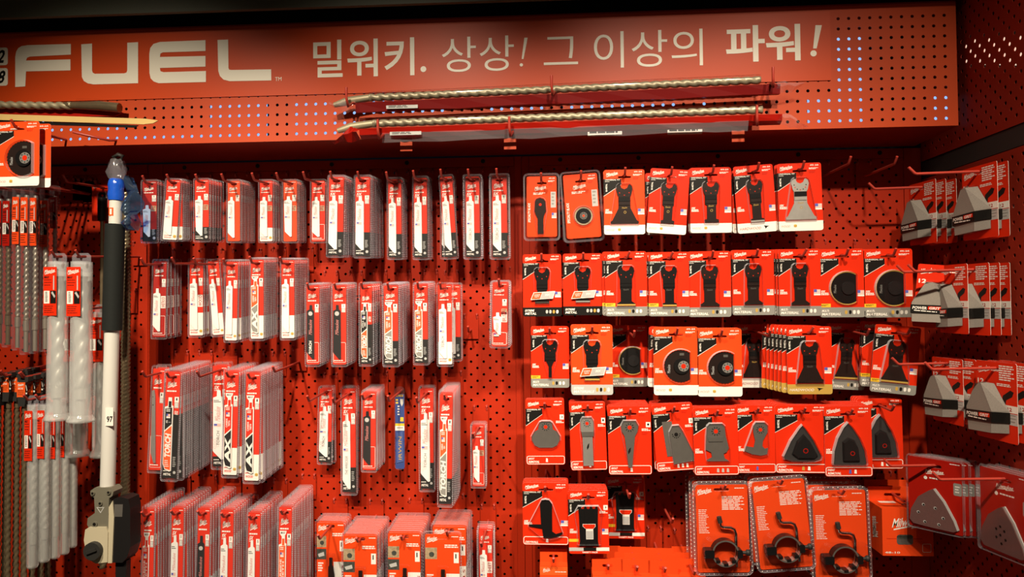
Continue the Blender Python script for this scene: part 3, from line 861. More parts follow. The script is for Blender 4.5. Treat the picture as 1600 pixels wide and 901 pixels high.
# ------------------------------------------------------------------ multi-tool blade cards
def tool_outline(kind):
    """outline in card fractions u, v"""
    head = [(.30, .30), (.32, .255), (.37, .228), (.40, .24), (.43, .285), (.50, .305), (.57, .285), (.60, .24), (.63, .228), (.68, .255), (.70, .30)]
    r = [(.67, .39), (.645, .42), (.645, .56)]
    l = [(.355, .56), (.355, .42), (.33, .39)]
    legs = {
        'wide': [(.65, .60), (.80, .785), (.84, .80), (.84, .835), (.16, .835), (.16, .80), (.20, .785), (.35, .60)],
        'flare': [(.64, .60), (.76, .77), (.80, .785), (.80, .835), (.20, .835), (.20, .785), (.24, .77), (.36, .60)],
        'mid': [(.63, .60), (.63, .77), (.72, .81), (.72, .84), (.28, .84), (.28, .81), (.37, .77), (.37, .60)],
        'narrow': [(.62, .58), (.62, .79), (.68, .80), (.68, .845), (.34, .845), (.34, .80), (.40, .79), (.40, .58)],
        'slim': [(.60, .575), (.58, .60), (.58, .83), (.42, .83), (.42, .60), (.40, .575)],
        'plunge': [(.61, .56), (.54, .65), (.54, .83), (.46, .83), (.46, .65), (.39, .56)],
        'metal': [(.62, .58), (.62, .73), (.68, .755), (.68, .79), (.32, .79), (.32, .755), (.38, .73), (.38, .58)],
    }
    if kind in legs:
        return head + r + legs[kind] + l
    return {
        'teardrop': [(.33, .40), (.36, .35), (.42, .335), (.62, .335), (.68, .36), (.70, .46), (.80, .49), (.87, .56), (.87, .62), (.80, .70), (.68, .735), (.34, .735), (.22, .70), (.15, .62), (.15, .56), (.22, .49), (.32, .46)],
        'scrape': [(.30, .28), (.36, .225), (.60, .225), (.66, .28), (.66, .42), (.62, .45), (.62, .93), (.34, .93), (.34, .45), (.30, .42)],
        'taper': [(.30, .29), (.36, .215), (.64, .215), (.70, .29), (.68, .37), (.62, .44), (.54, .89), (.46, .89), (.38, .44), (.32, .37)],
        'trap': [(.38, .42), (.46, .33), (.62, .33), (.70, .42), (.99, .86), (.42, .90), (.38, .48)],
        'fish': [(.30, .28), (.36, .24), (.64, .24), (.70, .28), (.72, .42), (.78, .60), (.73, .66), (.66, .68), (.68, .75), (.78, .79), (.30, .79), (.28, .77), (.40, .73), (.38, .66), (.26, .62), (.28, .42)],
        'hookb': [(.44, .30), (.50, .255), (.72, .255), (.80, .30), (.80, .40), (.68, .52), (.66, .60), (.72, .64), (.80, .63), (.78, .72), (.62, .74), (.40, .72), (.20, .67), (.24, .60), (.44, .62), (.48, .52), (.44, .40)],
        'drywall': [(.38, .34), (.42, .28), (.50, .27), (.58, .28), (.64, .34), (.64, .50), (.64, .78), (.72, .82), (.86, .79), (.86, .82), (.76, .865), (.60, .89), (.45, .885), (.42, .73), (.14, .70), (.14, .67), (.40, .67)],
        'plungeflat': [(.28, .42), (.32, .38), (.44, .36), (.56, .38), (.62, .42), (.64, .58), (.58, .64), (.55, .70), (.55, .95), (.36, .95), (.36, .70), (.30, .64), (.26, .58)],
    }[kind]

def half_disc(cx, cz, r, cut):
    a = math.degrees(math.acos(max(-1, min(1, cut / r))))
    return circle(cx, cz, r, 26, a, 360 - a)

def tool_card(W, H, spec):
    s = dict(body='red', tool='wide', foot='wood', metal='tool', flag=True, tri=True, clear=True)
    s.update(spec)
    o = empty('multi_tool_blade_card', (0, 0, 0), None, 'multi-tool blade card')
    SV = .108
    X = lambda u: (u - .5) * W
    Z = lambda v: (SV - v) * H
    y = -.0005
    body = BODY_MAT[s['body']]
    c = MB()
    out = rrect(X(0), X(1), Z(1), Z(0), W * .055)
    slot = [(X(.35), Z(.124)), (X(.35), Z(.103)), (X(.45), Z(.098)), (X(.48), Z(.074)), (X(.54), Z(.074)), (X(.57), Z(.098)), (X(.67), Z(.103)), (X(.67), Z(.124)), (X(.65), Z(.130)), (X(.37), Z(.130))]
    c.poly(out, y, body, [slot]); c.poly(out, 0, 'white', [slot]); c.wall(out, y, 0, 'white')
    y -= .0002
    if s.get('shell'):
        logo(c, X(.26), X(.66), Z(.25), Z(.15), y)
        bars(c, X(.22), X(.66), Z(.31), Z(.27), 2, y, 'white', .6, 4)
        c.text('SPECIALTY BLADE', X(.04), X(.12), Z(.76), Z(.44), y, 'white', .1, 0, .02, True)
        c.rect(X(.80), X(.97), Z(.52), Z(.26), y, 'pale'); bars(c, X(.83), X(.94), Z(.50), Z(.28), 4, y - .0001, 'grey', .5, 4)
    else:
        logo(c, X(.05), X(.36), Z(.115), Z(.025), y)
    c.text('49-25', X(.74), X(.94), Z(.046), Z(.026), y, 'white', 0, 0, .02)
    bars(c, X(.72), X(.95), Z(.10), Z(.072), 2, y, 'white', .6, 4)
    bars(c, X(.72), X(.90), Z(.16), Z(.12), 3, y, 'deep', .35, 5)
    if s['tri']:
        c.poly([(X(0), Z(.14)), (X(.43), Z(.14)), (X(.43), Z(.225)), (X(0), Z(.40))], y, 'black')
        c.poly([(X(0), Z(.40)), (X(.43), Z(.225)), (X(.43), Z(.232)), (X(0), Z(.407))], y, 'white')
        c.text('UNIVERSAL FIT', X(.03), X(.40), Z(.166), Z(.145), y - .0001, 'white', .15, 0, .02)
        c.text('BI-METAL', X(.045), X(.085), Z(.335), Z(.215), y - .0001, 'white', 0, 0, .03, True)
        bars(c, X(.03), X(.14), Z(.185), Z(.178), 1, y - .0001, 'white', .9, 3)
    if s['flag']:
        flag(c, X(.83), X(.985), Z(.695), Z(.605), y)
    if s.get('life', True):
        c.text('10X', X(.03), X(.13), Z(.635), Z(.605), y, 'white', .2, 0, .04)
        bars(c, X(.03), X(.21), Z(.68), Z(.64), 2, y, 'white', .7, 3)
    if s.get('count'):
        c.rect(X(.88), X(.985), Z(.31), Z(.235), y, 'white')
        c.text(s['count'], X(.91), X(.955), Z(.285), Z(.255), y - .0001, 'black', 0, 0, .02)
        bars(c, X(.78), X(.98), Z(.37), Z(.33), 2, y, 'white', .6, 6)
        bars(c, X(.78), X(.93), Z(.43), Z(.38), 3, y, 'deep', .4, 6)
    ft = s['foot']
    fv = .855
    fill = {'wood': 'white', 'hardwood': 'white', 'gold': 'gold', 'multi': 'grey', 'metal': 'black', 'ext': 'pale'}.get(ft)
    if fill:
        c.poly(rrect(X(0), X(1), Z(1), Z(fv), W * .055), y, fill)
        c.rect(X(0), X(1), Z(fv + .05), Z(fv), y - .00005, fill)
    yy = y - .0002
    def icons(u0, cols):
        for k, m in enumerate(cols):
            u = u0 + .09 * k
            c.poly([(X(u - .03), Z(.945)), (X(u), Z(.958)), (X(u + .03), Z(.94)), (X(u + .028), Z(.905)), (X(u - .005), Z(.895)), (X(u - .03), Z(.908))], yy, m)
    if ft == 'wood':
        c.text('WOOD', X(.04), X(.26), Z(.945), Z(.915), yy, 'deep', .25, 0, -.012)
        cube_icon(c, X(.37), Z(.925), W * .035, yy)
    elif ft in ('hardwood', 'gold'):
        c.text('HARDWOOD', X(.05), X(.60), Z(.955), Z(.918), yy, 'deep' if ft == 'hardwood' else 'white', .25, 0, .0)
        c.poly([(X(.66), Z(.905)), (X(.80), Z(.915)), (X(.74), Z(.93)), (X(.70), Z(.955)), (X(.69), Z(.93))], yy, 'black')
    elif ft == 'multi':
        c.text('MULTI-', X(.04), X(.22), Z(.922), Z(.888), yy, 'white', .25, 0, .03)
        c.text('MATERIAL', X(.04), X(.48), Z(.972), Z(.935), yy, 'white', .25, 0, .03)
        icons(.58, ('gold', 'black', 'white', 'white'))
        if s.get('tagy', True):
            c.rect(X(0), X(.24), Z(.852), Z(.80), yy, 'yellow'); bars(c, X(.03), X(.2), Z(.842), Z(.812), 2, yy - .0001, 'black', .5, 4)
    elif ft in ('metal', 'ext'):
        c.text('EXTREME', X(.05), X(.30), Z(.922), Z(.888), yy, 'white', .25, 0, .03)
        c.text('METAL' if ft == 'metal' else 'MATERIALS', X(.05), X(.36 if ft == 'metal' else .55), Z(.972), Z(.935), yy, 'white', .25, 0, .03)
        icons(.62, ('pale' if ft == 'metal' else 'gold', 'pale' if ft == 'metal' else 'black', 'gold', 'white'))
    elif ft.startswith('rem'):
        top, bot = ft[3:].split('|')
        frame_line(c, X(.012), X(.988), Z(.992), Z(fv + .01), W * .014, yy, 'white', W * .045)
        if top:
            c.text(top, X(.05), X(.05 + .032 * len(top)), Z(.922), Z(.893), yy, 'white', .25, 0, .03)
        c.text(bot, X(.05), X(.05 + .042 * len(bot)), Z(.972), Z(.938), yy, 'white', .25, 0, .03)
        for k, m in enumerate(s.get('icons', ('white',))):
            c.poly([(X(.50 + .11 * k), Z(.955)), (X(.555 + .11 * k), Z(.96)), (X(.55 + .11 * k), Z(.905)), (X(.51 + .11 * k), Z(.90))], yy, m)
    elif ft == 'variety':
        c.rect(X(0), X(.36), Z(.955), Z(.90), yy, 'pale'); c.rect(X(.36), X(.68), Z(.955), Z(.90), yy, 'black'); c.rect(X(.68), X(1), Z(.955), Z(.90), yy, 'white')
        c.text('VARIETY PACK', X(.32), X(.72), Z(.988), Z(.964), yy, 'white', .2, 0, .03)
        c.rect(X(0), X(.24), Z(.81), Z(.765), yy, 'yellow')
    c.build('card', o)

    # the tool itself
    t = MB()
    tm = s['metal']
    kd = s['tool']
    loop = None
    if kd in ('half', 'halfgold'):
        cu, cvv, r = s.get('cu', .60), .575, W * .355
        big = half_disc(X(cu), Z(cvv), r, W * .20)
        if kd == 'halfgold':
            t.prism(half_disc(X(cu), Z(cvv), r * 1.07, W * .20), -.0028, -.0018, 'gold')
            t.prism(big, -.0036, -.0028, 'tooldark')
            t.prism(half_disc(X(cu + .02), Z(cvv), r * .42, W * .14), -.0065, -.0036, 'bladeblack')
            t.text('Milwaukee', X(cu - .30), X(cu - .24), Z(cvv + .07), Z(cvv - .05), -.0038, 'grey', 0, 0, 0, True)
        else:
            n = 46
            a = math.degrees(math.acos(.20 * W / r))
            saw = [(X(cu) + (r * (1.0 if k % 2 else 1.035)) * math.cos(R(a + (360 - 2 * a) * k / n)), Z(cvv) + (r * (1.0 if k % 2 else 1.035)) * math.sin(R(a + (360 - 2 * a) * k / n))) for k in range(n + 1)]
            t.prism(saw, -.0030, -.0018, tm)
            t.prism(half_disc(X(cu + .02), Z(cvv), r * .50, W * .18), -.0062, -.0030, 'tooldark')
            t.prism(circle(X(cu + .06), Z(cvv), r * .34, 14), -.0064, -.0062, 'steel')
            t.poly(circle(X(cu + .06), Z(cvv), r * .16, 8), -.0066, 'red')
            for k in range(8):
                aa = 45 * k
                t.rect(X(cu + .06) + r * .25 * math.cos(R(aa)) - .0012, X(cu + .06) + r * .25 * math.cos(R(aa)) + .0012, Z(cvv) + r * .25 * math.sin(R(aa)) - .0012, Z(cvv) + r * .25 * math.sin(R(aa)) + .0012, -.0066, 'tooldark')
            t.text('Milwaukee', X(cu - .30), X(cu - .23), Z(cvv + .10), Z(cvv - .02), -.0032, 'pale', 0, 0, 0, True)
            t.rect(X(cu - .02), X(cu + .08), Z(cvv - .19), Z(cvv - .155), -.0032, 'toolgrey')
        loop = half_disc(X(cu), Z(cvv), r * 1.12, W * .23)
    elif kd == 'round':
        t.prism(circle(X(.52), Z(.66), W * .27, 28), -.0030, -.0015, 'photo')
        t.prism(circle(X(.52), Z(.66), W * .225, 24), -.0042, -.0030, 'tooldark')
        t.prism(circle(X(.52), Z(.66), W * .11, 16), -.0060, -.0042, 'toolgrey')
        for k in range(8):
            t.poly(circle(X(.52) + W * .075 * math.cos(R(45 * k)), Z(.66) + W * .075 * math.sin(R(45 * k)), W * .014, 6), -.0062, 'black')
        t.poly(circle(X(.52), Z(.66), W * .035, 8), -.0062, 'orange')
        loop = circle(X(.52), Z(.66), W * .31, 24)
    elif kd in ('triangle', 'finger'):
        if kd == 'triangle':
            out_ = [(.50, .29), (.56, .34), (.72, .52), (.86, .74), (.84, .79), (.72, .815), (.50, .825), (.28, .815), (.16, .79), (.14, .74), (.28, .52), (.44, .34)]
            inn = [(.53, .42), (.66, .54), (.80, .74), (.74, .78), (.40, .78), (.30, .72), (.40, .52)]
        else:
            out_ = [(.48, .23), (.58, .30), (.72, .45), (.82, .62), (.86, .80), (.85, .825), (.16, .825), (.15, .80), (.18, .62), (.26, .45), (.38, .30)]
            inn = [(.36, .50), (.48, .44), (.62, .48), (.70, .60), (.72, .78), (.36, .78)]
        L1 = [(X(u), Z(v)) for u, v in out_]; L2 = [(X(u), Z(v)) for u, v in inn]
        t.prism(L1, -.0045, -.0010, 'pad'); t.dome(L2, -.0110, -.0045, 'bladeblack', .004)
        t.poly(circle(X(.55), Z(.66), W * .05, 10), -.0113, 'deep', [circle(X(.55), Z(.66), W * .035, 10)])
        loop = grow(L1, .003)
    elif kd == 'variety':
        for du, v1, wd in ((-.14, .80, .10), (.0, .80, .12), (.14, .80, .10)):
            lp = [(X(.5 + du + (u - .5) * .52), Z(v)) for u, v in [(.30, .30), (.34, .25), (.40, .24), (.44, .29), (.56, .29), (.60, .24), (.66, .25), (.70, .30), (.68, .42), (.66, v1), (.70, .87), (.30, .87), (.34, v1), (.32, .42)]]
            t.prism(lp, -.0035 - .001 * (du == 0), -.0015, tm)
        t.prism([(X(.35), Z(.52)), (X(.67), Z(.52)), (X(.67), Z(.56)), (X(.61), Z(.60)), (X(.61), Z(.76)), (X(.43), Z(.76)), (X(.43), Z(.60)), (X(.35), Z(.56))], -.0064, -.0060, 'white')
        t.poly([(X(.36), Z(.525)), (X(.66), Z(.525)), (X(.66), Z(.558)), (X(.61), Z(.595)), (X(.43), Z(.595)), (X(.36), Z(.558))], -.0066, 'red')
        t.rect(X(.44), X(.60), Z(.75), Z(.63), -.0066, 'pale')
        loop = [(X(u), Z(v)) for u, v in ((.14, .34), (.24, .23), (.76, .23), (.86, .34), (.80, .60), (.80, .86), (.20, .86), (.20, .60))]
    else:
        L1 = [(X(u), Z(v)) for u, v in tool_outline(kd)]
        t.prism(L1, -.0034, -.0016, tm)
        up = kd in ('wide', 'flare', 'mid', 'narrow', 'slim', 'plunge', 'metal')
        if up:
            t.prism([(X(.362), Z(.425)), (X(.638), Z(.425)), (X(.638), Z(.495)), (X(.362), Z(.495))], -.0060, -.0034, 'tooldark')
            t.prism([(X(.365), Z(.495)), (X(.635), Z(.495)), (X(.635), Z(.55)), (X(.365), Z(.55))], -.0050, -.0034, tm)
            for k in range(7):
                aa = 180 + 30 * k
                t.poly(circle(X(.5) + W * .135 * math.cos(R(aa)), Z(.325) + W * .115 * math.sin(R(aa)), W * .014, 6), -.0036, 'red' if k % 2 else 'black')
            if kd in ('wide', 'mid', 'narrow', 'flare'):
                t.text('Milwaukee', X(.43), X(.57), Z(.605), Z(.575), -.0036, 'gold' if s['foot'] in ('wood', 'hardwood') else 'toolgrey', .2, 6, 0)
                if s['foot'] == 'wood':
                    t.poly(circle(X(.51), Z(.66), W * .035, 6), -.0036, 'gold', [circle(X(.51), Z(.66), W * .025, 6)])
            if s.get('edge'):
                xs = [p for p in tool_outline(kd) if p[1] > .78]
                ua, ub = min(p[0] for p in xs), max(p[0] for p in xs)
                vb = max(p[1] for p in xs)
                t.prism([(X(ua), Z(vb)), (X(ub), Z(vb)), (X(ub), Z(vb - .024)), (X(ua), Z(vb - .024))], -.0042, -.0030, s['edge'])
            if s.get('plate'):
                lp = [(X(.28), Z(.615)), (X(.84), Z(.595)), (X(.78), Z(.715)), (X(.20), Z(.735))]
                t.prism(lp, -.0078, -.0070, 'white')
                t.poly([(X(.29), Z(.625)), (X(.50), Z(.618)), (X(.44), Z(.718)), (X(.22), Z(.725))], -.0080, 'bright')
                t.poly([(X(.51), Z(.617)), (X(.82), Z(.605)), (X(.765), Z(.708)), (X(.45), Z(.717))], -.0080, 'pale')
                t.text('CARBIDE', X(.29), X(.45), Z(.665), Z(.645), -.0082, 'white', .1, 2, .02)
                t.text('TEETH', X(.30), X(.42), Z(.695), Z(.675), -.0082, 'white', .1, 2, .02)
                t.text('30X', X(.57), X(.71), Z(.672), Z(.635), -.0082, 'white', .2, 2, .03)
        elif kd in ('scrape', 'taper', 'fish', 'hookb', 'teardrop', 'plungeflat'):
            cx, cv = {'hookb': (.62, .36), 'teardrop': (.51, .42), 'plungeflat': (.45, .47), 'scrape': (.48, .31), 'taper': (.5, .31), 'fish': (.5, .35)}[kd]
            t.poly(circle(X(cx), Z(cv), W * .05, 8), -.0036, 'red')
            for k in range(10):
                aa = 36 * k
                ca, sa = math.cos(R(aa)), math.sin(R(aa))
                p_ = [(X(cx) + W * (.065 * ca - .008 * sa), Z(cv) + W * (.065 * sa + .008 * ca)), (X(cx) + W * (.065 * ca + .008 * sa), Z(cv) + W * (.065 * sa - .008 * ca)),
                      (X(cx) + W * (.105 * ca + .008 * sa), Z(cv) + W * (.105 * sa - .008 * ca)), (X(cx) + W * (.105 * ca - .008 * sa), Z(cv) + W * (.105 * sa + .008 * ca))]
                t.poly(p_, -.0036, 'black')
            if kd in ('scrape', 'fish'):
                t.prism([(X(.31), Z(.43)), (X(.66), Z(.43)), (X(.65), Z(.50)), (X(.33), Z(.50))], -.0050, -.0034, 'toolgrey')
            if kd in ('scrape', 'taper'):
                t.poly([(X(.46), Z(.70)), (X(.51), Z(.66)), (X(.52), Z(.60)), (X(.48), Z(.62)), (X(.45), Z(.66))], -.0036, 'black')
        elif kd == 'trap':
            t.prism([(X(.22), Z(.26)), (X(.46), Z(.26)), (X(.50), Z(.45)), (X(.42), Z(.78)), (X(.28), Z(.78))], -.0016, -.0010, 'toolgrey')
            t.poly(circle(X(.54), Z(.46), W * .05, 8), -.0036, 'black')
            for k in range(7):
                aa = 180 + 30 * k
                t.poly(circle(X(.54) + W * .09 * math.cos(R(aa)), Z(.455) + W * .09 * math.sin(R(aa)), W * .016, 6), -.0036, 'black')
        loop = grow(hull(L1), .0035)
    t.build('cutter', o)
    if s['clear'] and loop:
        MB().dome(loop, -.0125 if kd in ('triangle', 'finger') else -.0085, -.0004, 'clear', .002, 'edge').build('blister', o)  # milky side walls put the highlight lines round the cutter into the colour
    if s.get('shell'):
        p = MB()
        out2 = rrect(X(0) - .008, X(1) + .008, Z(1) - .010, Z(0) + .008, .010)
        inn2 = rrect(X(0) - .004, X(1) + .004, Z(1) - .005, Z(0) + .004, .008)
        p.wall(inn2, -.009, .001, 'rim'); p.poly(out2, .001, 'rim', [inn2]); p.wall(out2, -.001, .001, 'rim')
        p.poly(inn2, -.009, 'clear', [slot])
        p.build('clamshell', o)
    return o

ROWN = {1: 'first blade card row', 2: 'second blade card row', 3: 'third blade card row', 4: 'fourth blade card row', 5: 'lowest blade card row'}
def cards(rows):
    for x0, y0, x1, y1, d, n, step, tilt, look, where, spec in rows:
        mm = (DIST - d) / F_PX
        t = abs(R(tilt))
        W, H = (x1 - x0) * mm, (y1 - y0) * mm
        if t > .01:                                   # measured box of a tilted card
            c, s = math.cos(t), math.sin(t)
            W, H = (W * c - H * s) / (c * c - s * s), (H * c - W * s) / (c * c - s * s)
        o = tool_card(W, H, spec)
        ctr = at((x0 + x1) / 2, (y0 + y1) / 2, d)
        off = (.5 - .108) * H
        p = Vector((ctr.x + off * math.sin(R(tilt)) * -1, ctr.y, ctr.z + off * math.cos(t)))
        place_stack(o, p, d, n, step, f'{look}, {where}', f'blade card behind the front one, {where}', f'blade cards at the {where}', -tilt,
                    dx=spec.get('dx', 0.0) , rear_tilt=spec.get('rt', -tilt * .6),
                    hooklabel=f'red wire hook through the card, {where}' if spec.get('hook', True) else None, hooklen=spec.get('L'))
MULTI = dict(foot='multi')
cards([
    # x0, y0, x1, y1, d, n, step, tilt (positive: lower end swings right), look, where, spec
    (823, 275, 870, 370, .130, 2, .016, 0, 'orange clamshell card with a narrow plunge blade', f'first of {ROWN[1]}', dict(body='orange', tool='plungeflat', foot='none', tri=False, metal='tool', shell=True, life=False)),
    (880, 270, 939, 373, .125, 2, .016, 3.5, 'orange clamshell card with a round grout blade', f'second of {ROWN[1]}', dict(body='orange', tool='round', foot='none', tri=False, shell=True, flag=False, life=False)),
    (944, 265, 1007, 366, .150, 2, .012, 0, 'wood card with a wide dark blade', f'third of {ROWN[1]}', dict(body='orange', tool='wide')),
    (1010, 262, 1078, 367, .150, 1, .012, -4.5, 'tilted wood card with a narrow blade', f'fourth of {ROWN[1]}', dict(tool='narrow')),
    (1009, 270, 1068, 366, .125, 1, .012, 0, 'straight wood card showing behind a tilted one', f'fourth of {ROWN[1]}', dict(tool='narrow', hook=False)),
    (1079, 262, 1142, 363, .145, 3, .012, 0, 'wood card with a narrow footed blade', f'fifth of {ROWN[1]}', dict(tool='narrow')),
    (1147, 257, 1213, 364, .135, 1, .012, 3.5, 'hardwood card leaning left with a steel-edged blade', f'sixth of {ROWN[1]}', dict(tool='narrow', foot='hardwood', edge='steel')),
    (1145, 266, 1200, 363, .115, 2, .014, 0, 'hardwood card showing behind a leaning one', f'sixth of {ROWN[1]}', dict(tool='narrow', foot='hardwood', hook=False)),
    (1216, 255, 1284, 360, .150, 3, .012, 1, 'wood card with a wide silver blade', f'seventh of {ROWN[1]}', dict(tool='wide', metal='steel', edge='steel')),

    (817, 397, 877, 494, .140, 2, .012, 0, 'metal card with black foot and slanted label', f'first of {ROWN[2]}', dict(tool='metal', foot='metal', metal='tooldark', plate=True, edge='chrome', life=False)),
    (880, 396, 941, 492, .130, 2, .012, 0, 'metal card with black foot and slanted label', f'second of {ROWN[2]}', dict(tool='metal', foot='metal', metal='tooldark', plate=True, edge='steel', life=False)),
    (946, 393, 1010, 493, .150, 2, .012, 0, 'grey-footed card with a gold-edged slim blade', f'third of {ROWN[2]}', dict(tool='mid', metal='tooldark', edge='gold', dx=-.006, **MULTI)),
    (1014, 394, 1076, 493, .150, 2, .012, 0, 'grey-footed card with a copper-edged long blade', f'fourth of {ROWN[2]}', dict(tool='narrow', metal='tooldark', edge='gold', dx=-.006, **MULTI)),
    (1076, 393, 1141, 494, .140, 2, .012, 0, 'grey-footed card with a brown flared blade', f'fifth of {ROWN[2]}', dict(tool='mid', tagy=False, **MULTI)),
    (1145, 391, 1208, 491, .140, 2, .012, 0, 'grey-footed card with a silver-toothed blade', f'sixth of {ROWN[2]}', dict(tool='mid', tagy=False, edge='chrome', **MULTI)),
    (1218, 390, 1281, 492, .150, 4, .010, 0, 'grey-footed card before a left-shifted fan of copies', f'seventh of {ROWN[2]}', dict(tool='mid', tagy=False, dx=-.0036, **MULTI)),
    (1282, 390, 1349, 494, .145, 2, .012, 0, 'card with a gold-rimmed half-round saw', f'eighth of {ROWN[2]}', dict(tool='halfgold', **MULTI)),
    (1352, 390, 1424, 494, .145, 2, .012, 0, 'card with a gold-rimmed half-round saw', f'last of {ROWN[2]}', dict(tool='halfgold', **MULTI)),

    (830, 510, 889, 605, .135, 2, .010, 0, 'grey-footed card with a very thin plunge blade', f'first of {ROWN[3]}', dict(tool='plunge', metal='tooldark', **MULTI)),
    (893, 508, 957, 616, .155, 3, .010, 0, 'pale-footed card with slanted carbide label', f'second of {ROWN[3]}', dict(tool='metal', foot='ext', metal='tooldark', plate=True, body='orange', edge='gold')),
    (954, 509, 1011, 603, .050, 2, .012, 0, 'shaded card with a half-round saw set far back', f'third of {ROWN[3]}', dict(tool='halfgold', **MULTI)),
    (1022, 511, 1090, 616, .155, 1, .012, 0, 'bright wood card with a half-round saw', f'fourth of {ROWN[3]}', dict(tool='half', body='orange')),
    (1012, 510, 1076, 606, .130, 3, .014, -3, 'wood card peeking out left behind the half-round saw', f'fourth of {ROWN[3]}', dict(tool='half', hook=False)),
    (1091, 514, 1158, 618, .155, 3, .010, 0, 'bright wood card with a half-round saw', f'fifth of {ROWN[3]}', dict(tool='half', body='orange')),
    (1150, 508, 1206, 604, .045, 2, .012, 0, 'shaded hardwood card with a flared blade set far back', f'sixth of {ROWN[3]}', dict(tool='flare', foot='hardwood')),
    (1231, 511, 1298, 614, .160, 7, .012, 0, 'hardwood card with gold foot before a leftward fan', f'seventh of {ROWN[3]}', dict(tool='flare', foot='gold', edge='chrome', dx=-.0058, rt=1.5)),
    (1291, 506, 1353, 608, .060, 2, .012, -3, 'shaded grey-footed card with a wide blade', f'eighth of {ROWN[3]}', dict(tool='flare', edge='gold', tagy=False, **MULTI)),
    (1360, 507, 1438, 616, .125, 1, .012, -6, 'grey-footed card swung right on its hook', f'last of {ROWN[3]}', dict(tool='flare', edge='gold', **MULTI)),
    (1345, 503, 1408, 604, .095, 2, .012, -3, 'grey-footed card behind the swung one', f'last of {ROWN[3]}', dict(tool='mid', hook=False, **MULTI)),

    (822, 624, 882, 725, .140, 3, .010, .5, 'card with a teardrop rasp', f'first of {ROWN[4]}', dict(tool='teardrop', foot='remGROUT|REMOVAL', metal='toolgrey', count='3', flag=False, life=False)),
    (890, 628, 948, 734, .150, 4, .012, 1.5, 'card with a straight rectangular scraper', f'second of {ROWN[4]}', dict(tool='scrape', foot='remPAINT|REMOVAL', metal='steel', count='1', flag=False, life=False)),
    (951, 635, 1017, 740, .160, 7, .012, .5, 'card with a pointed tapering grout blade', f'third of {ROWN[4]}', dict(tool='taper', foot='remGROUT|REMOVAL', metal='toolgrey', count='1', flag=False, life=False)),
    (1019, 629, 1089, 736, .150, 5, .012, 4.5, 'card swung left with a big grey trapezoid blade', f'fourth of {ROWN[4]}', dict(tool='trap', foot='remRIGID|REMOVAL', metal='toolgrey', count='2', flag=False, life=False, icons=('white', 'white', 'white'))),
    (1084, 637, 1153, 741, .160, 8, .012, 1, 'card with a forked three-in-one blade', f'fifth of {ROWN[4]}', dict(tool='fish', foot='remSOFT|REMOVAL', metal='toolgrey', flag=False, icons=('pale', 'pale', 'pale'))),
    (1151, 634, 1210, 737, .155, 6, .012, .5, 'card with a hooked grey scraper', f'sixth of {ROWN[4]}', dict(tool='hookb', foot='remPAINT|REMOVAL', metal='toolgrey', flag=False, icons=('flagblue',))),
    (1213, 634, 1291, 737, .155, 7, .012, 0, 'card with a black triangular sanding pad', f'seventh of {ROWN[4]}', dict(tool='triangle', foot='remPAINT|REMOVAL', flag=False, life=False, icons=('gold', 'white'))),
    (1290, 636, 1360, 742, .160, 6, .012, .5, 'card with a black pointed finger sanding pad', f'eighth of {ROWN[4]}', dict(tool='finger', foot='remPAINT|REMOVAL', flag=False, icons=('flagblue', 'white'))),
    (1342, 624, 1408, 730, .110, 4, .012, .5, 'shaded card with a finger sanding pad set back', f'last of {ROWN[4]}', dict(tool='finger', foot='remPAINT|REMOVAL', flag=False, life=False, icons=('white', 'white'))),

    (817, 754, 888, 850, .150, 4, .012, 0, 'drywall card with a black two-armed blade', f'first of {ROWN[5]}', dict(tool='drywall', foot='rem|DRYWALL', metal='tooldark')),
    (888, 766, 951, 864, .160, 5, .012, .8, 'variety pack card with three black blades', f'second of {ROWN[5]}', dict(tool='variety', foot='variety', metal='tooldark', count='3')),
    (947, 746, 1006, 840, .060, 1, .012, 0, 'shaded variety pack card set far back', f'last of {ROWN[5]}', dict(tool='variety', foot='variety', metal='tooldark', count='3')),
])
for px, py, L, lab in ((1284, 276, .165, 'bare red hook just right of the silver blade card'), (1349, 276, .165, 'bare red hook in the upper corner beside the sanding pads'), (1036, 790, .14, 'bare red hook right of the shaded variety pack')):
    hook(at(px, py, 0), L, 0, lab, sag=0.0)

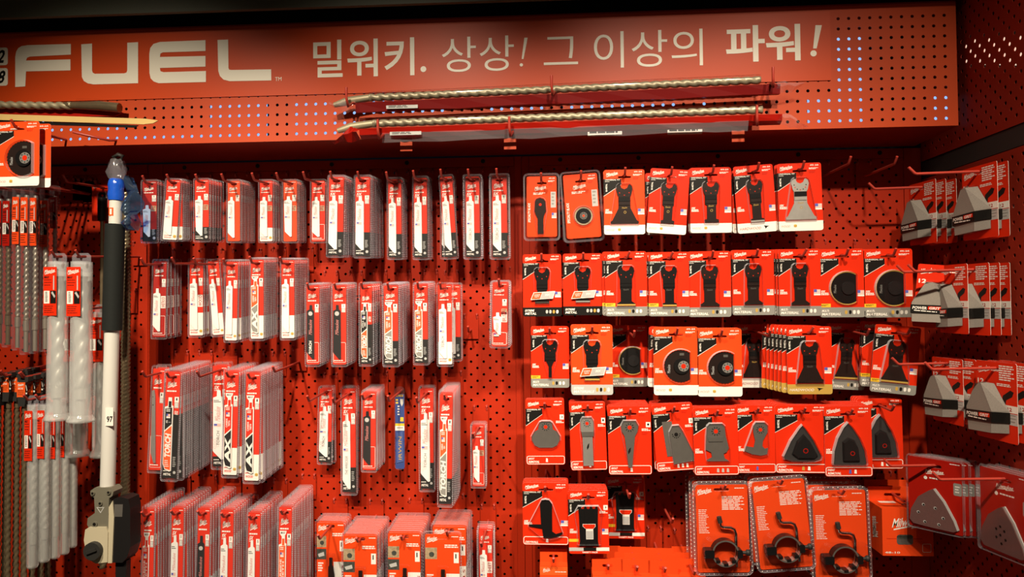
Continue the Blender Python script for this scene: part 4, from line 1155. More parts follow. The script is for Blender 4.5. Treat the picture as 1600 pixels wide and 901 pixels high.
# ------------------------------------------------------------------ clamp handle clamshells
def clamp_pack(W, H):
    o = empty('clamp_handle_pack', (0, 0, 0), None, 'clamp pack')
    X = lambda u: (u - .5) * W
    Z = lambda v: (.09 - v) * H
    c = MB()
    out = rrect(X(.06), X(.94), Z(.965), Z(.035), .006)
    slot = slot_loop(W * .26, .007)
    y = -.0005
    c.poly(out, y, 'orange', [slot]); c.poly(out, 0, 'paper', [slot]); c.wall(out, y, 0, 'paper')
    y -= .0002
    logo(c, X(.08), X(.34), Z(.155), Z(.065), y)
    bars(c, X(.72), X(.88), Z(.085), Z(.07), 1, y)
    bars(c, X(.50), X(.88), Z(.31), Z(.16), 9, y, 'white', .5, 3)
    bars(c, X(.10), X(.28), Z(.56), Z(.30), 14, y, 'white', .35, 5)
    c.build('card', o)
    t = MB()
    cx, cz, r = X(.50), Z(.73), W * .20
    ring = [(cx + r * math.cos(R(a)), -.014, cz + r * math.sin(R(a))) for a in range(0, 361, 12)]
    t.wall(circle(cx, cz, r, 30), -.026, -.004, 'steel', True)
    t.wall(circle(cx, cz, r * 1.13, 30), -.026, -.004, 'tooldark', True)
    t.poly(circle(cx, cz, r * 1.13, 30), -.026, 'toolgrey', [circle(cx, cz, r, 30)])
    for a in (225, 270, 315):
        t.box(cx + r * .93 * math.cos(R(a)) - .005, cx + r * .93 * math.cos(R(a)) + .005, -.027, -.006, cz + r * .93 * math.sin(R(a)) - .003, cz + r * .93 * math.sin(R(a)) + .003, 'tooldark')
    for u0, u1 in ((.14, .31), (.69, .78)):
        t.prism(rrect(X(u0), X(u1), Z(.775), Z(.69), .004), -.028, -.004, 'tooldark')
    t.build('ring_clamp', o)
    k = MB()
    k.tube([(X(.78), -.015, Z(.735)), (X(.86), -.015, Z(.735))], W * .030, 'rubber', 10)
    k.tube([(X(.85), -.015, Z(.735)), (X(.87), -.015, Z(.735)), (X(.91), -.015, Z(.735)), (X(.93), -.015, Z(.735))], [W * .035, W * .052, W * .052, W * .02], 'rubber', 12)
    k.build('knob', o)
    h = MB()
    h.tube([(X(.44), -.012, Z(.42)), (X(.45), -.012, Z(.455)), (X(.49), -.012, Z(.47)), (X(.62), -.012, Z(.475)), (X(.68), -.012, Z(.495)), (X(.70), -.012, Z(.54)), (X(.70), -.012, Z(.70)), (X(.70), -.012, Z(.885))], W * .024, 'chrome', 9)
    h.build('bent_rod', o)
    e = MB()
    e.tube([(X(.425), -.012, Z(.36)), (X(.445), -.012, Z(.425))], W * .040, 'rubber', 10)
    e.build('rod_tip', o)
    p = MB()
    inn = rrect(X(.04), X(.96), Z(.975), Z(.025), .012)
    o2 = rrect(X(0), X(1), Z(1), Z(0), .016)
    p.wall(inn, -.008, .002, 'rim'); p.poly(o2, .002, 'rim', [inn]); p.poly(inn, -.008, 'clear', [slot]); p.wall(o2, -.001, .002, 'edge')
    p.dome(rrect(X(.12), X(.95), Z(.90), Z(.57), .02), -.032, -.008, 'clear', .004)
    for q in range(44):
        a = q / 44
        for x, z in ((X(.018), Z(.03 + .94 * a)), (X(.982), Z(.03 + .94 * a))) + (((X(.05 + .9 * a * 2), Z(.012)), (X(.05 + .9 * a * 2), Z(.988))) if q < 22 else ()):
            p.add([(x - .0012, .0018, z - .0012), (x + .0012, .0018, z - .0012), (x + .0012, .0018, z + .0012), (x - .0012, .0018, z + .0012), (x, -.0008, z)], [(0, 1, 4), (1, 2, 4), (2, 3, 4), (3, 0, 4)], 'white' if q % 2 else 'rim')
    p.build('clamshell', o)
    return o
for x0, y0, x1, y1, d, n, tilt, look in (
        (1084, 752, 1174, 898, .150, 3, 1, 'upright'), (1172, 745, 1272, 891, .165, 3, 5, 'tilted'), (1266, 758, 1360, 910, .160, 3, 1.5, 'low-hanging')):
    mm = (DIST - d) / F_PX
    W, H = 89 * mm, 143 * mm
    o = clamp_pack(W, H)
    ctr = at((x0 + x1) / 2, (y0 + y1) / 2, d)
    off = H * .41
    p = Vector((ctr.x - off * math.sin(R(tilt)), ctr.y, ctr.z + off * math.cos(R(tilt))))
    which = {'upright': 'nearest the variety packs', 'tilted': 'between the two others', 'low-hanging': 'beside the red cardboard box'}[look]
    place_stack(o, p, d, n, .034, f'{look} clear pack with a black ring clamp, {which}', f'clamp pack behind the {look} one {which}', f'clamp packs {which}', -tilt, rear_tilt=-tilt * .6, sag=.10,
                dx=-.002, hooklabel=f'red hook through the {look} clamp pack {which}')

# ------------------------------------------------------------------ cardboard boxes with hang tabs
def hang_box(name, W, H, D, tab, big):
    o = empty(name, (0, 0, 0), None, 'box')
    b = MB()
    z1 = -.014
    m = 'orange' if big else 'bright'
    b.box(-W / 2, W / 2, -D, 0, z1 - H, z1, 'orange')
    y = -D - .0004
    if big:
        logo(b, -W * .32, W * .40, z1 - H * .50, z1 - H * .14, y, 'white', 5)
        b.poly(rrect(-W * .22, W * .10, z1 - H * .76, z1 - H * .56, .006), y, 'toolgrey')
        b.poly(rrect(-W * .22, W * .10, z1 - H * .64, z1 - H * .55, .006), y - .0002, 'photodark')
        b.rect(-W * .42, W * .28, z1 - H * .640, z1 - H * .632, y + .0001, 'deep')
        b.text('48-10', -W * .46, -W * .16, z1 - H * .95, z1 - H * .91, y, 'white', 0, 0, .02)
        frame_line(b, W * .28, W * .45, z1 - H * .92, z1 - H * .74, .0008, y, 'white')
        b.add([(-W * .35, -D * .35, z1 + .0004), (-W * .02, -D * .35, z1 + .0004), (-W * .02, -D * .15, z1 + .0004), (-W * .35, -D * .15, z1 + .0004)], [(0, 1, 2, 3)], 'white')
        b.add([(W * .2 + .02 * math.cos(R(30 * k)), -D * .5 + .008 * math.sin(R(30 * k)), z1 + .0004) for k in range(12)], [tuple(range(12))], 'photodark')
        xx = -W / 2 - .0004
        sd = MB().text('Milwaukee', -D * .70, -D * .30, z1 - H * .75, z1 - H * .22, 0, 'white', .3, 0, .02, True)
        b.add([(xx, q[0], q[2]) for q in sd.v], sd.f, 'white')
        b.add([(xx, -D * .45 + .008 * math.cos(R(30 * k)), z1 - H * .45 + .014 * math.sin(R(30 * k)) - H * .14) for k in range(12)], [tuple(range(12))], 'photodark')
    else:
        b.rect(-W / 2, W / 2, z1 - .022, z1 - .002, y, 'bright')
        logo(b, -W * .40, -W * .12, z1 - .018, z1 - .003, y)
        bars(b, W * .05, W * .45, z1 - .017, z1 - .013, 1, y)
    b.build('carton', o)
    t = MB()
    lp = [(-W / 2, z1), (W / 2, z1), (W / 2, tab), (-W / 2, tab)]
    sl = slot_loop(W * .34, .0065)
    t.prism(lp, -.0006, 0, 'orange', None, [sl])
    t.build('hang_tab', o)
    return o
d = .045
bx = hang_box('tool_box', .118, .112, .075, .020, True)
q = at(1394, 772, d)
bx.location = q
tag(bx, 'red cardboard box with white wordmark hanging by its tab in the corner')
hook((q.x, 0, q.z + .003 + .066 * d), .13, 0, 'red wire hook through the tab of the red cardboard box')
bx2 = copy_tree(bx); bx2.location = q + Vector((-.05, .0, .012)); bx2.location.y = -.006
bx2.location = at(1384, 760, .02); bx2.scale = (.9, .2, .9)
tag(bx2, 'thin red carton tab barely visible behind the cardboard box')

for i, (px, py, d, n, lab, w) in enumerate((
        (865, 868, .13, 2, 'below the drywall cards', 42), (949, 883, .145, 3, 'first after the gap', 47), (993, 885, .145, 3, 'second after the gap', 44),
        (1036, 887, .145, 3, 'third after the gap', 45), (1078, 884, .120, 3, 'nearest the clamp packs', 40))):
    mm = (DIST - d) / F_PX
    o = hang_box('small_hang_box', w * mm, .09, .028, .018, False)
    p = at(px, py, d)
    place_stack(o, p, d, n, .036, f'small orange-red hang box at the lower edge, {lab}', f'small orange-red hang box behind another, {lab}', f'small hang boxes, {lab}', 0, sag=.07,
                hooklabel=f'red hook through the small hang boxes {lab}')

# ------------------------------------------------------------------ sanding pad cards on the corner wing
def pad_card(W, H):
    o = empty('sanding_pad_card', (0, 0, 0), None, 'sanding pad card')
    X = lambda u: (u - .5) * W
    Z = lambda v: (.10 - v) * H
    c = MB()
    out = rrect(X(0), X(1), Z(1), Z(0), .004)
    slot = slot_loop(W * .24, .007)
    y = -.0006
    c.poly(out, y, 'red', [slot]); c.poly(out, 0, 'paper', [slot]); c.wall(out, y, 0, 'white')
    y -= .0002
    logo(c, X(.05), X(.38), Z(.17), Z(.05), y)
    c.text('12', X(.04), X(.20), Z(.30), Z(.235), y, 'white', 0, 0, .03)
    bars(c, X(.58), X(.94), Z(.24), Z(.04), 7, y, 'white', .55, 3)
    bars(c, X(.52), X(.86), Z(.31), Z(.27), 2, y, 'white', .6, 3)
    c.poly([(X(.66), Z(.42)), (X(.84), Z(.34)), (X(.92), Z(.36)), (X(.88), Z(.42)), (X(.74), Z(.47)), (X(.72), Z(.54)), (X(.64), Z(.53))], y, 'black')
    c.rect(X(.72), X(1), Z(.62), Z(.53), y, 'white')
    c.text('12', X(.77), X(.87), Z(.60), Z(.555), y - .0002, 'deep', 0, 0, .02)
    c.rect(X(.74), X(1), Z(.77), Z(.63), y, 'pale')
    bars(c, X(.80), X(.97), Z(.76), Z(.64), 3, y - .0002, 'grey', .3, 3)
    c.build('card', o)
    f = MB()
    front = [(X(.16), Z(.30)), (X(.30), Z(.28)), (X(.56), Z(.62)), (X(.54), Z(.90)), (X(-.04), Z(.92)), (X(-.08), Z(.62))]
    back = [(X(.20), Z(.28)), (X(.46), Z(.28)), (X(.80), Z(.60)), (X(.80), Z(.88)), (X(.02), Z(.92)), (X(-.02), Z(.60))]
    n = len(front)
    f.add([(x, -.017, z) for x, z in front] + [(x, -.001, z) for x, z in back], [tuple(range(n))] + [(i, (i + 1) % n, n + (i + 1) % n, n + i) for i in range(n)], 'grit')
    f.build('sanding_pad', o)
    b = MB()
    fb = [(X(-.10), Z(.655)), (X(.57), Z(.63)), (X(.57), Z(.765)), (X(-.09), Z(.79))]
    bb = [(X(-.04), Z(.655)), (X(.83), Z(.62)), (X(.83), Z(.755)), (X(-.03), Z(.79))]
    b.add([(x, -.0185, z) for x, z in fb] + [(x, -.001, z) for x, z in bb], [(0, 1, 2, 3), (0, 1, 5, 4), (1, 2, 6, 5), (2, 3, 7, 6), (3, 0, 4, 7)], 'black')
    b.text('POWER', X(-.06), X(.25), Z(.722), Z(.675), -.0190, 'white', .15, 2, .03)
    b.poly([(X(.26), Z(.715)), (X(.53), Z(.705)), (X(.53), Z(.655)), (X(.26), Z(.665))], -.0188, 'red')
    b.text('GRIT', X(.28), X(.51), Z(.708), Z(.668), -.0192, 'white', .15, 2, .03)
    bars(b, X(-.02), X(.45), Z(.755), Z(.735), 1, -.0190, 'white', .7, 6)
    b.build('paper_band', o)
    p = MB()
    n = len(front)
    f2, b2 = grow(front, .0015), grow(back, .004)
    p.add([(x, -.0195, z) for x, z in f2] + [(x, -.0004, z) for x, z in b2], [(i, (i + 1) % n, n + (i + 1) % n, n + i) for i in range(n)], 'clear')
    p.build('blister', o)
    return o

def sheet_card(W, H, dotted):
    o = empty('sanding_sheet_pack', (0, 0, 0), None, 'sanding sheet pack')
    X = lambda u: (u - .5) * W
    Z = lambda v: (.10 - v) * H
    c = MB()
    out = rrect(X(0), X(1), Z(1), Z(0), .004)
    slot = slot_loop(W * .26, .007)
    y = -.0006
    c.poly(out, y, 'deep', [slot]); c.poly(out, 0, 'paper', [slot]); c.wall(out, y, 0, 'paper')
    y -= .0002
    logo(c, X(.32), X(.68), Z(.24), Z(.14), y, 'white', 3)
    c.poly(circle(X(.33), Z(.28), W * .035, 10), y, 'white'); bars(c, X(.40), X(.68), Z(.29), Z(.265), 1, y, 'white', .7, 4)
    bars(c, X(.78), X(.96), Z(.05), Z(.03), 1, y, 'white')
    c.poly(rrect(X(.84), X(.99), Z(.46), Z(.29), .003), y, 'grey')
    bars(c, X(.87), X(.96), Z(.44), Z(.33), 3, y - .0001, 'white', .4, 4)
    c.build('card', o)
    f = MB()
    pts = [(.40, .45), (.48, .42), (.66, .58), (.84, .82), (.90, .94), (.84, .965), (.50, .965), (.10, .955), (.03, .90), (.06, .75), (.20, .56)]
    lp = [(X(u), Z(v)) for u, v in pts]
    f.prism([(x + .004, z + .002) for x, z in lp], -.004, -.001, 'pale')
    f.prism(lp, -.0065, -.004, 'sand')
    for u, v in ((.30, .66), (.52, .68), (.20, .78), (.66, .80), (.32, .90), (.58, .90)) if not dotted else ((.36, .70), (.44, .66), (.52, .70), (.44, .76), (.36, .80), (.54, .80), (.46, .86)):
        f.poly(circle(X(u), Z(v), W * (.030 if not dotted else .022), 9), -.0067, 'pale' if not dotted else 'black')
        f.poly(circle(X(u) + .0006, Z(v) - .0004, W * .020, 9), -.0069, 'black')
    f.build('abrasive_sheet', o)
    p = MB()
    o2, i2 = rrect(X(-.04), X(1.04), Z(1.03), Z(-.03), .008), rrect(X(-.02), X(1.02), Z(1.015), Z(-.015), .007)
    p.poly(i2, -.0085, 'clear', [slot]); p.wall(i2, -.0085, .001, 'rim'); p.poly(o2, .001, 'rim', [i2])
    p.build('clamshell', o)
    return o

def wing(proto, px, py, X, n, step, rz, look, tilt=0.0, hk=True, L=.17, shift=0.0):
    p = at_x(px, py, X)
    for k in range(n):
        o = proto if k == 0 else copy_tree(proto)
        o.location = (p.x + step * k, p.y + shift * k, p.z - .004 * k * step)
        o.rotation_euler = (0, R(tilt), R(rz + (rng.uniform(-2, 2) if k else 0)))
        tag(o, look if k == 0 else f'card behind the {look}', None, f'cards behind the {look}' if n > 1 else None)
    if hk:
        b = (XR, p.y + shift * (XR - p.x) / step, p.z + .004)
        hook(b, L, R(-90) + math.atan2(-shift, step), f'red hook with the {look}', plate=False, sag=.02)
wing(pad_card(.100, .150), 1441, 294, .885, 3, .023, -83, 'grey sanding pad card, upper left on the wing')
wing(pad_card(.108, .156), 1530, 270, .905, 5, .021, -85, 'grey sanding pad card with four behind, upper right on the wing')
wing(pad_card(.095, .142), 1472, 424, .862, 1, .023, -20, 'twisted grey sanding pad card in the middle of the wing', tilt=6, hk=False)
wing(pad_card(.098, .150), 1489, 424, .868, 1, .023, -86, 'grey sanding pad card overlapping the twisted one', L=.18)
wing(pad_card(.100, .152), 1521, 423, .895, 4, .021, -86, 'grey sanding pad card before three others, middle right of the wing')
wing(pad_card(.102, .146), 1480, 569, .880, 2, .026, -83, 'grey sanding pad card, lower left on the wing')
wing(pad_card(.112, .160), 1556, 577, .900, 3, .024, -83, 'large grey sanding pad card, lower right on the wing')
wing(sheet_card(.112, .160, False), 1460, 728, .855, 4, .014, -48, 'pack of brown holed triangular sanding sheets by the corner', L=.185)
wing(sheet_card(.118, .168, True), 1570, 750, .900, 3, .016, -76, 'pack of pale dotted sanding sheets at the frame edge')

# ------------------------------------------------------------------ long masonry bits lying on header hooks
def long_bit(xa, ya, xb, yb, d, look, flip):
    a, b = at(xa, ya, d), at(xb, yb, d)
    o = empty('long_drill_bit_pack', (a + b) / 2, look, 'drill bit pack', 'long drill bits on the header')
    c = (a + b) / 2
    ax = (b - a).normalized()
    L = (b - a).length
    P = lambda s, dz=0.0, dy=0.0: a - c + ax * (L * s) + Vector((0, dy, dz))
    MB().twist(P(.08, .012), P(.93, .012), .0094, .046, 'bitgold', 2, 12, 12, .36).build('drill_bit', o)
    s = MB()
    s.tube([P(0.0, -.002), P(.03, .006), P(.08, .012)], [.006, .010, .0085], 'bitgold', 8)
    s.build('shank', o)
    k = MB()
    m = 12
    top = [P(.05 + .92 * i / m, -.001 + .0008 * (i % 2), -.008) for i in range(m + 1)]
    bot = [P(.05 + .92 * i / m, (-.015 if flip else -.023) + .0012 * (i % 3), -.004 + .002 * (i % 2)) for i in range(m + 1)]
    bk = [P(.05 + .92 * i / m, -.021, .010) for i in range(m + 1)]
    k.add(top + bot + bk, [(i, i + 1, m + 2 + i, m + 1 + i) for i in range(m)] + [(m + 1 + i, m + 2 + i, 2 * m + 3 + i, 2 * m + 2 + i) for i in range(m)], 'deep' if flip else 'maroon')  # the upper sleeve's shadow is put into its darker red
    k.rect(P(.12).x, P(.19).x, P(.15).z - .020, P(.15).z - .012, -.0115, 'pale')
    bars(k, P(.125).x, P(.185).x, P(.15).z - .019, P(.15).z - .013, 2, -.0118, 'black', .5, 2)
    k.build('card_sleeve', o)
    r = random.Random(len(look))
    for base, sg in ((0.05, -1), (.96, 1)):
        f = MB()
        q = P(base, -.008)
        pts = [q]
        vs = []
        for i in range(7):
            t = i / 6
            w = .009 + .005 * math.sin(t * 5) + r.uniform(-.003, .003)
            cx = q.x + sg * t * .060
            cz = q.z - .004 * t + r.uniform(-.003, .003) - (.02 * t * t if flip else -.008 * t)
            vs += [(cx, -.006 + r.uniform(-.008, .008), cz + w), (cx + sg * .004, -.014 + r.uniform(-.006, .006), cz), (cx, .002 + r.uniform(-.006, .006), cz - w)]
        f.add(vs, [(3 * i + j, 3 * i + j + 1, 3 * i + j + 4, 3 * i + j + 3) for i in range(6) for j in range(2)], 'deep' if sg < 0 and flip else 'rim')
        f.build('crumpled_end', o)
    t = MB()
    ring = [(P(s, .012) + Vector((0, .013 * math.cos(R(g)), .013 * math.sin(R(g))))) for s in (.08, .93) for g in range(0, 360, 36)]
    t.add(ring, [(g, (g + 1) % 10, 10 + (g + 1) % 10, 10 + g) for g in range(10)], 'clear', True)
    if flip:
        lo = [P(.10 + .80 * i / m, -.034 + .002 * math.sin(i * 2.1), .004 * math.sin(i * 1.7)) for i in range(m + 1)]
        hi = [P(.10 + .80 * i / m, -.012, -.004) for i in range(m + 1)]
        t.add(hi + lo, [(i, i + 1, m + 2 + i, m + 1 + i) for i in range(m)], 'rim')
    t.build('film_sleeve', o)
    return o
long_bit(522, 163, 1240, 131, .238, 'upper long spiral drill bit in a red sleeve under the slogan', False)
long_bit(528, 203, 1243, 178, .250, 'lower long spiral drill bit in a red sleeve at the header edge', True)
for i, (px, py, d, n) in enumerate(((560, 160, .2, 'left upper'), (866, 143, .2, 'middle upper'), (1196, 131, .2, 'right upper'), (607, 208, .2, 'left lower'), (803, 204, .2, 'middle lower'), (1172, 188, .2, 'right lower'))):
    q = at(px, py + 10, d + .004)
    o = empty('support_hook', q, f'{n} red bent hook holding a long bit on the header', 'hook', 'header support hooks')
    MB().tube([(.004, .004, .012), (.0, -.05, .0), (-.004, -.072, -.014), (-.006, -.078, .004), (-.006, -.079, .028)], .0032, 'hook', 7).build('rod', o)
for px, py, rows in ((945, 209, 0), (1070, 206, 1)):
    q = at(px, py, .215)
    o = MB().prism(rrect(-.040, .040, -.0055, .0055, .001), -.0008, 0, 'white')
    bars(o, -.036, .030, -.001, .0055, 1, -.001, 'black', .6, 5 + rows)
    tag(o.build('price_label', None, q), ('white price strip with smudged print, nearer the middle' if not rows else 'white price strip with smudged print, nearer the right end') + ' of the header edge', 'label', 'price strips under the lower long bit')

# shorter horizontal packs and the yellow card edge at the far left of the header
def left_long():
    a, b = at(-60, 163, .235), at(187, 166, .235)
    o = empty('long_drill_bit_pack', b, 'bronze drill bit in a film sleeve at the left end of the header', 'drill bit pack', 'long drill bits on the header')
    ax = a - b
    MB().twist(ax, Vector((-.12, 0, 0.004)), .010, .05, 'bitgold').build('drill_bit', o)
    MB().tube([Vector((-.14, 0, .006)), Vector((-.05, 0, .002)), Vector((0, 0, -.004))], [.008, .012, .012], 'bitdark', 8).build('shank', o)
    k = MB()
    k.prism([(ax.x, .018), (-.10, .016), (-.05, .012), (.0, -.012), (-.02, -.020), (ax.x, -.017)], .012, .016, 'deep')
    k.build('card_sleeve', o)
    f = MB()
    f.add([(-.10, -.016, .018), (-.04, -.018, .014), (.004, -.012, -.012), (-.03, -.014, -.02), (-.10, -.014, -.016)], [(0, 1, 2, 3, 4)], 'clear')
    f.build('film_sleeve', o)
left_long()
q = at(248, 190, .30); a = at(-70, 181, .30)
t = MB()
zl = a.z - q.z
t.prism([(a.x - q.x, zl + .007), (-.03, .007), (0, .002), (-.012, -.004), (-.035, -.006), (a.x - q.x, zl - .007)], -.003, .0, 'tan')
t.prism([(a.x - q.x, zl - .007), (-.05, -.007), (-.06, -.012), (a.x - q.x, zl - .014)], .0, .004, 'tooldark')
tag(t.build('wooden_bar', None, q), 'long yellow wooden bar with a pointed end across the left header', 'bar')

# the near half-round saw card at the top left corner
d = .36
mm = (DIST - d) / F_PX
o = tool_card(78 * mm, 106 * mm, dict(tool='half', body='orange', cu=.66, flag=False))
p = at(27, 201, d)
o.location = p; o.rotation_euler = (0, 0, R(-1))
tag(o, 'near wood card with a half-round saw at the upper left edge')
o2 = copy_tree(o); o2.location = p + Vector((.012, .02, -.001)); tag(o2, 'second wood card just behind the near half-round saw card')
hook((p.x - .0, -DH - .002, p.z + .012), .16, 0, 'red wire hook carrying the near half-round saw card', plate=False)

# ------------------------------------------------------------------ masonry bits in clear sleeves, left bay
def bit_pack(H, w, m, labelled=True, dark=False, shank=True, label_v=.0):
    """clear sleeve with a red label over a spiral bit; origin at the hanging hole"""
    o = empty('drill_bit_pack', (0, 0, 0), None, 'drill bit pack')
    r = w * .33
    b = MB()
    b.twist((0, -.008, -H * .14), (0, -.008, -H * .80), r, r * 4.2, m, 2, 10, 8)
    b.build('drill_bit', o)
    s = MB()
    s.tube([(0, -.008, -H * .80), (0, -.008, -H * .86)], r * 1.05, m, 10)
    s.tube([(0, -.008, -H * .86), (0, -.008, -H * .985)], r * .8, m, 10)
    s.tube([(0, -.008, -H * .06), (0, -.008, -H * .14)], r * .8, 'steel', 10)
    s.build('shank', o)
    c = MB()
    body = 'deep' if dark else 'orange'  # deeper red puts the shade on the dark packs' labels into their colour
    lt, lb = -H * .075, -H * .36
    c.prism(rrect(-w * .46, w * .46, lb, lt, .0015), -.0178, -.0172, body)
    y = -.0182
    hh = lt - lb
    logo(c, -w * .40, w * .34, lt - hh * .18, lt - hh * .05, y)
    c.text('SDS', -w * .36, w * .05, lt - hh * .27, lt - hh * .22, y, 'black', .1, 0, .03)
    bars(c, -w * .40, w * .1, lt - hh * .46, lt - hh * .32, 3, y, 'black', .25, 3)
    c.rect(w * .12, w * .22, lt - hh * .46, lt - hh * .20, y, 'pale')
    c.rect(-w * .42, w * .02, lt - hh * .74, lt - hh * .49, y, 'white')
    bars(c, -w * .3, -w * .05, lt - hh * .72, lt - hh * .51, 7, y - .0002, 'black', .5, 3)
    c.rect(w * .04, w * .44, lt - hh * .74, lt - hh * .49, y, 'black')
    c.poly([(w * .08, lt - hh * .53), (w * .18, lt - hh * .51), (w * .40, lt - hh * .60), (w * .36, lt - hh * .64)], y - .0002, 'pale')
    bars(c, -w * .40, w * .38, lt - hh * .97, lt - hh * .78, 4, y, 'black', .25, 5)
    c.build('label_card', o)
    p = MB()
    out = rrect(-w / 2, w / 2, -H, .010, w * .22)
    hole = circle(0, 0, .0035, 8)
    p.poly(out, -.0170, 'clam', [hole]); p.wall(out, -.0170, 0, 'rim'); 
    p.build('sleeve', o)
    return o

def hang(o, px, py, d, look, group=None, hk=True, rz=0, tilt=0, L=.2):
    p = at(px, py, d)
    o.location = p; o.rotation_euler = (0, R(-tilt), R(rz))
    tag(o, look, None, group)
    if hk:
        hook((p.x, 0, p.z + .002 + .066 * d), max(L, d + .03), 0, f'red hook for the {look}')
    return o

UP = (
    (5, 293, 548, 13, 'bitdark', True, .15, 'dark drill bit pack at the frame edge, upper bits'),
    (18, 293, 550, 13, 'bitdark', True, .15, 'dark drill bit pack second from the edge, upper bits'),
    (33, 286, 555, 12.5, 'bit', False, .19, 'drill bit pack with a barcoded orange label, near the dark packs'),
    (46, 286, 562, 13, 'bit', False, .19, 'thick drill bit pack with a barcoded orange label'),
    (60, 287, 560, 13, 'bit', False, .18, 'drill bit pack right of the two barcoded ones'),
    (76, 292, 556, 14, 'bit', False, .16, 'silvery clear drill bit pack above the first milky tube'),
    (90, 293, 470, 11, 'steel', True, .13, 'thin clear drill bit pack nearest the pole saw, upper bits'))
for x, ya, yb, w, m, dk, d, look in UP:
    mm = (DIST - d) / F_PX
    hang(bit_pack((yb - ya) * mm, w * mm, m, dark=dk), x, ya + 4, d, look, 'upper spiral drill bits')

def tube_pack(H, w, m='steel', flange=True, label=True):
    """milky tube round a thick spiral bit, flanged foot, red label under the cap"""
    o = empty('drill_tube_pack', (0, 0, 0), None, 'drill bit tube')
    r = w / 2
    cz = lambda v: -H * v
    b = MB()
    b.twist((0, -r, cz(.12)), (0, -r, cz(.80)), r * .66, r * 3.4, m, 2, 12, 10)
    b.build('drill_bit', o)
    s = MB()
    s.tube([(0, -r, cz(.80)), (0, -r, cz(.86))], r * .62, m, 12)
    s.tube([(0, -r, cz(.86)), (0, -r, cz(.985))], r * .40, m, 12)
    s.build('shank', o)
    c = MB()
    lt, lb = cz(.065), cz(.36)
    y = -2 * r - .0015
    c.prism(rrect(-r * .86, r * .62, lb, lt, .001), y, y + .0005, 'red')
    y -= .0003
    hh = lt - lb
    logo(c, -r * .78, r * .50, lt - hh * .17, lt - hh * .03, y)
    c.text('MAX', -r * .76, -r * .2, lt - hh * .235, lt - hh * .185, y, 'black', .1, 0, .03)
    bars(c, -r * .76, r * .1, lt - hh * .42, lt - hh * .26, 3, y, 'black', .2, 3)
    c.rect(r * .24, r * .36, lt - hh * .47, lt - hh * .18, y, 'pale')
    c.rect(-r * .78, -r * .16, lt - hh * .75, lt - hh * .49, y, 'white'); bars(c, -r * .62, -r * .3, lt - hh * .73, lt - hh * .51, 7, y - .0002, 'black', .5, 2)
    c.rect(-r * .06, r * .56, lt - hh * .75, lt - hh * .49, y, 'black')
    c.poly([(r * .02, lt - hh * .53), (r * .18, lt - hh * .50), (r * .50, lt - hh * .60), (r * .40, lt - hh * .64)], y - .0002, 'pale')
    bars(c, -r * .74, r * .5, lt - hh * .97, lt - hh * .80, 4, y, 'black', .25, 5)
    c.build('label_card', o)
    p = MB()
    n = 18
    prof = [(.030, .98), (.60, 1.0), (.605, 1.04), (.955, 1.04), (.96, 1.10), (.985, 1.32), (1.0, 1.30)] if flange else [(.030, 1.0), (.985, 1.0), (1.0, .8)]
    v, f = [], []
    for vv, k in prof:
        v += [(r * k * math.cos(2 * math.pi * q / n), -r + r * k * math.sin(2 * math.pi * q / n), cz(vv)) for q in range(n)]
    for i in range(len(prof) - 1):
        f += [(i * n + q, i * n + (q + 1) % n, (i + 1) * n + (q + 1) % n, (i + 1) * n + q) for q in range(n)]
    f.append(tuple((len(prof) - 1) * n + q for q in range(n)))
    p.add(v, f, 'tube', True)
    if flange:
        for q in range(46):
            z = cz(.62 + .33 * q / 46)
            for sx in (-1, 1):
                p.add([(sx * r * 1.04, -r - .001, z), (sx * r * 1.13, -r, z - H * .0018), (sx * r * 1.04, -r + .001, z - H * .0036)], [(0, 1, 2)], 'rim')
    p.build('tube', o)
    h = MB()
    h.prism([(-r, cz(.045)), (r, cz(.045)), (r, cz(-.005)), (r * .7, cz(-.022)), (-r * .7, cz(-.022)), (-r, cz(-.005))], -r - .0015, -r, 'rim', None, [slot_loop(r * 1.1, .0065)])
    h.build('hang_tab', o)
    return o

TUBES = (
    (101, 402, 672, 33, .215, 'steel', True, 'broad milky drill tube with red label, left of the pole saw'),
    (138, 402, 674, 35, .215, 'steel', True, 'broad milky drill tube touching the pole saw'),
    (131, 480, 724, 34, .11, 'steel', True, 'flanged tube foot showing below the broad tubes'),
    (172, 480, 724, 34, .09, 'steel', True, 'shaded flanged tube behind the white pole'),
    (59, 622, 900, 18, .20, 'steel', False, 'slender milky drill tube next to the bundle of bare bits'),
    (77, 622, 890, 17, .19, 'steel', False, 'slender milky drill tube second from the bare bits'),
    (93, 626, 884, 15, .17, 'bit', False, 'slender milky drill tube third from the bare bits'),
    (107, 626, 877, 15, .15, 'bit', False, 'slender milky drill tube fourth from the bare bits'),
    (119, 626, 866, 13, .13, 'bit', False, 'slender milky drill tube nearest the saw head'))
for x, ya, yb, w, d, m, fl, look in TUBES:
    mm = (DIST - d) / F_PX
    hang(tube_pack((yb - ya) * mm * .97, w * mm * (.9 if fl else 1), m, fl), x, ya, d, look, 'milky drill tubes')

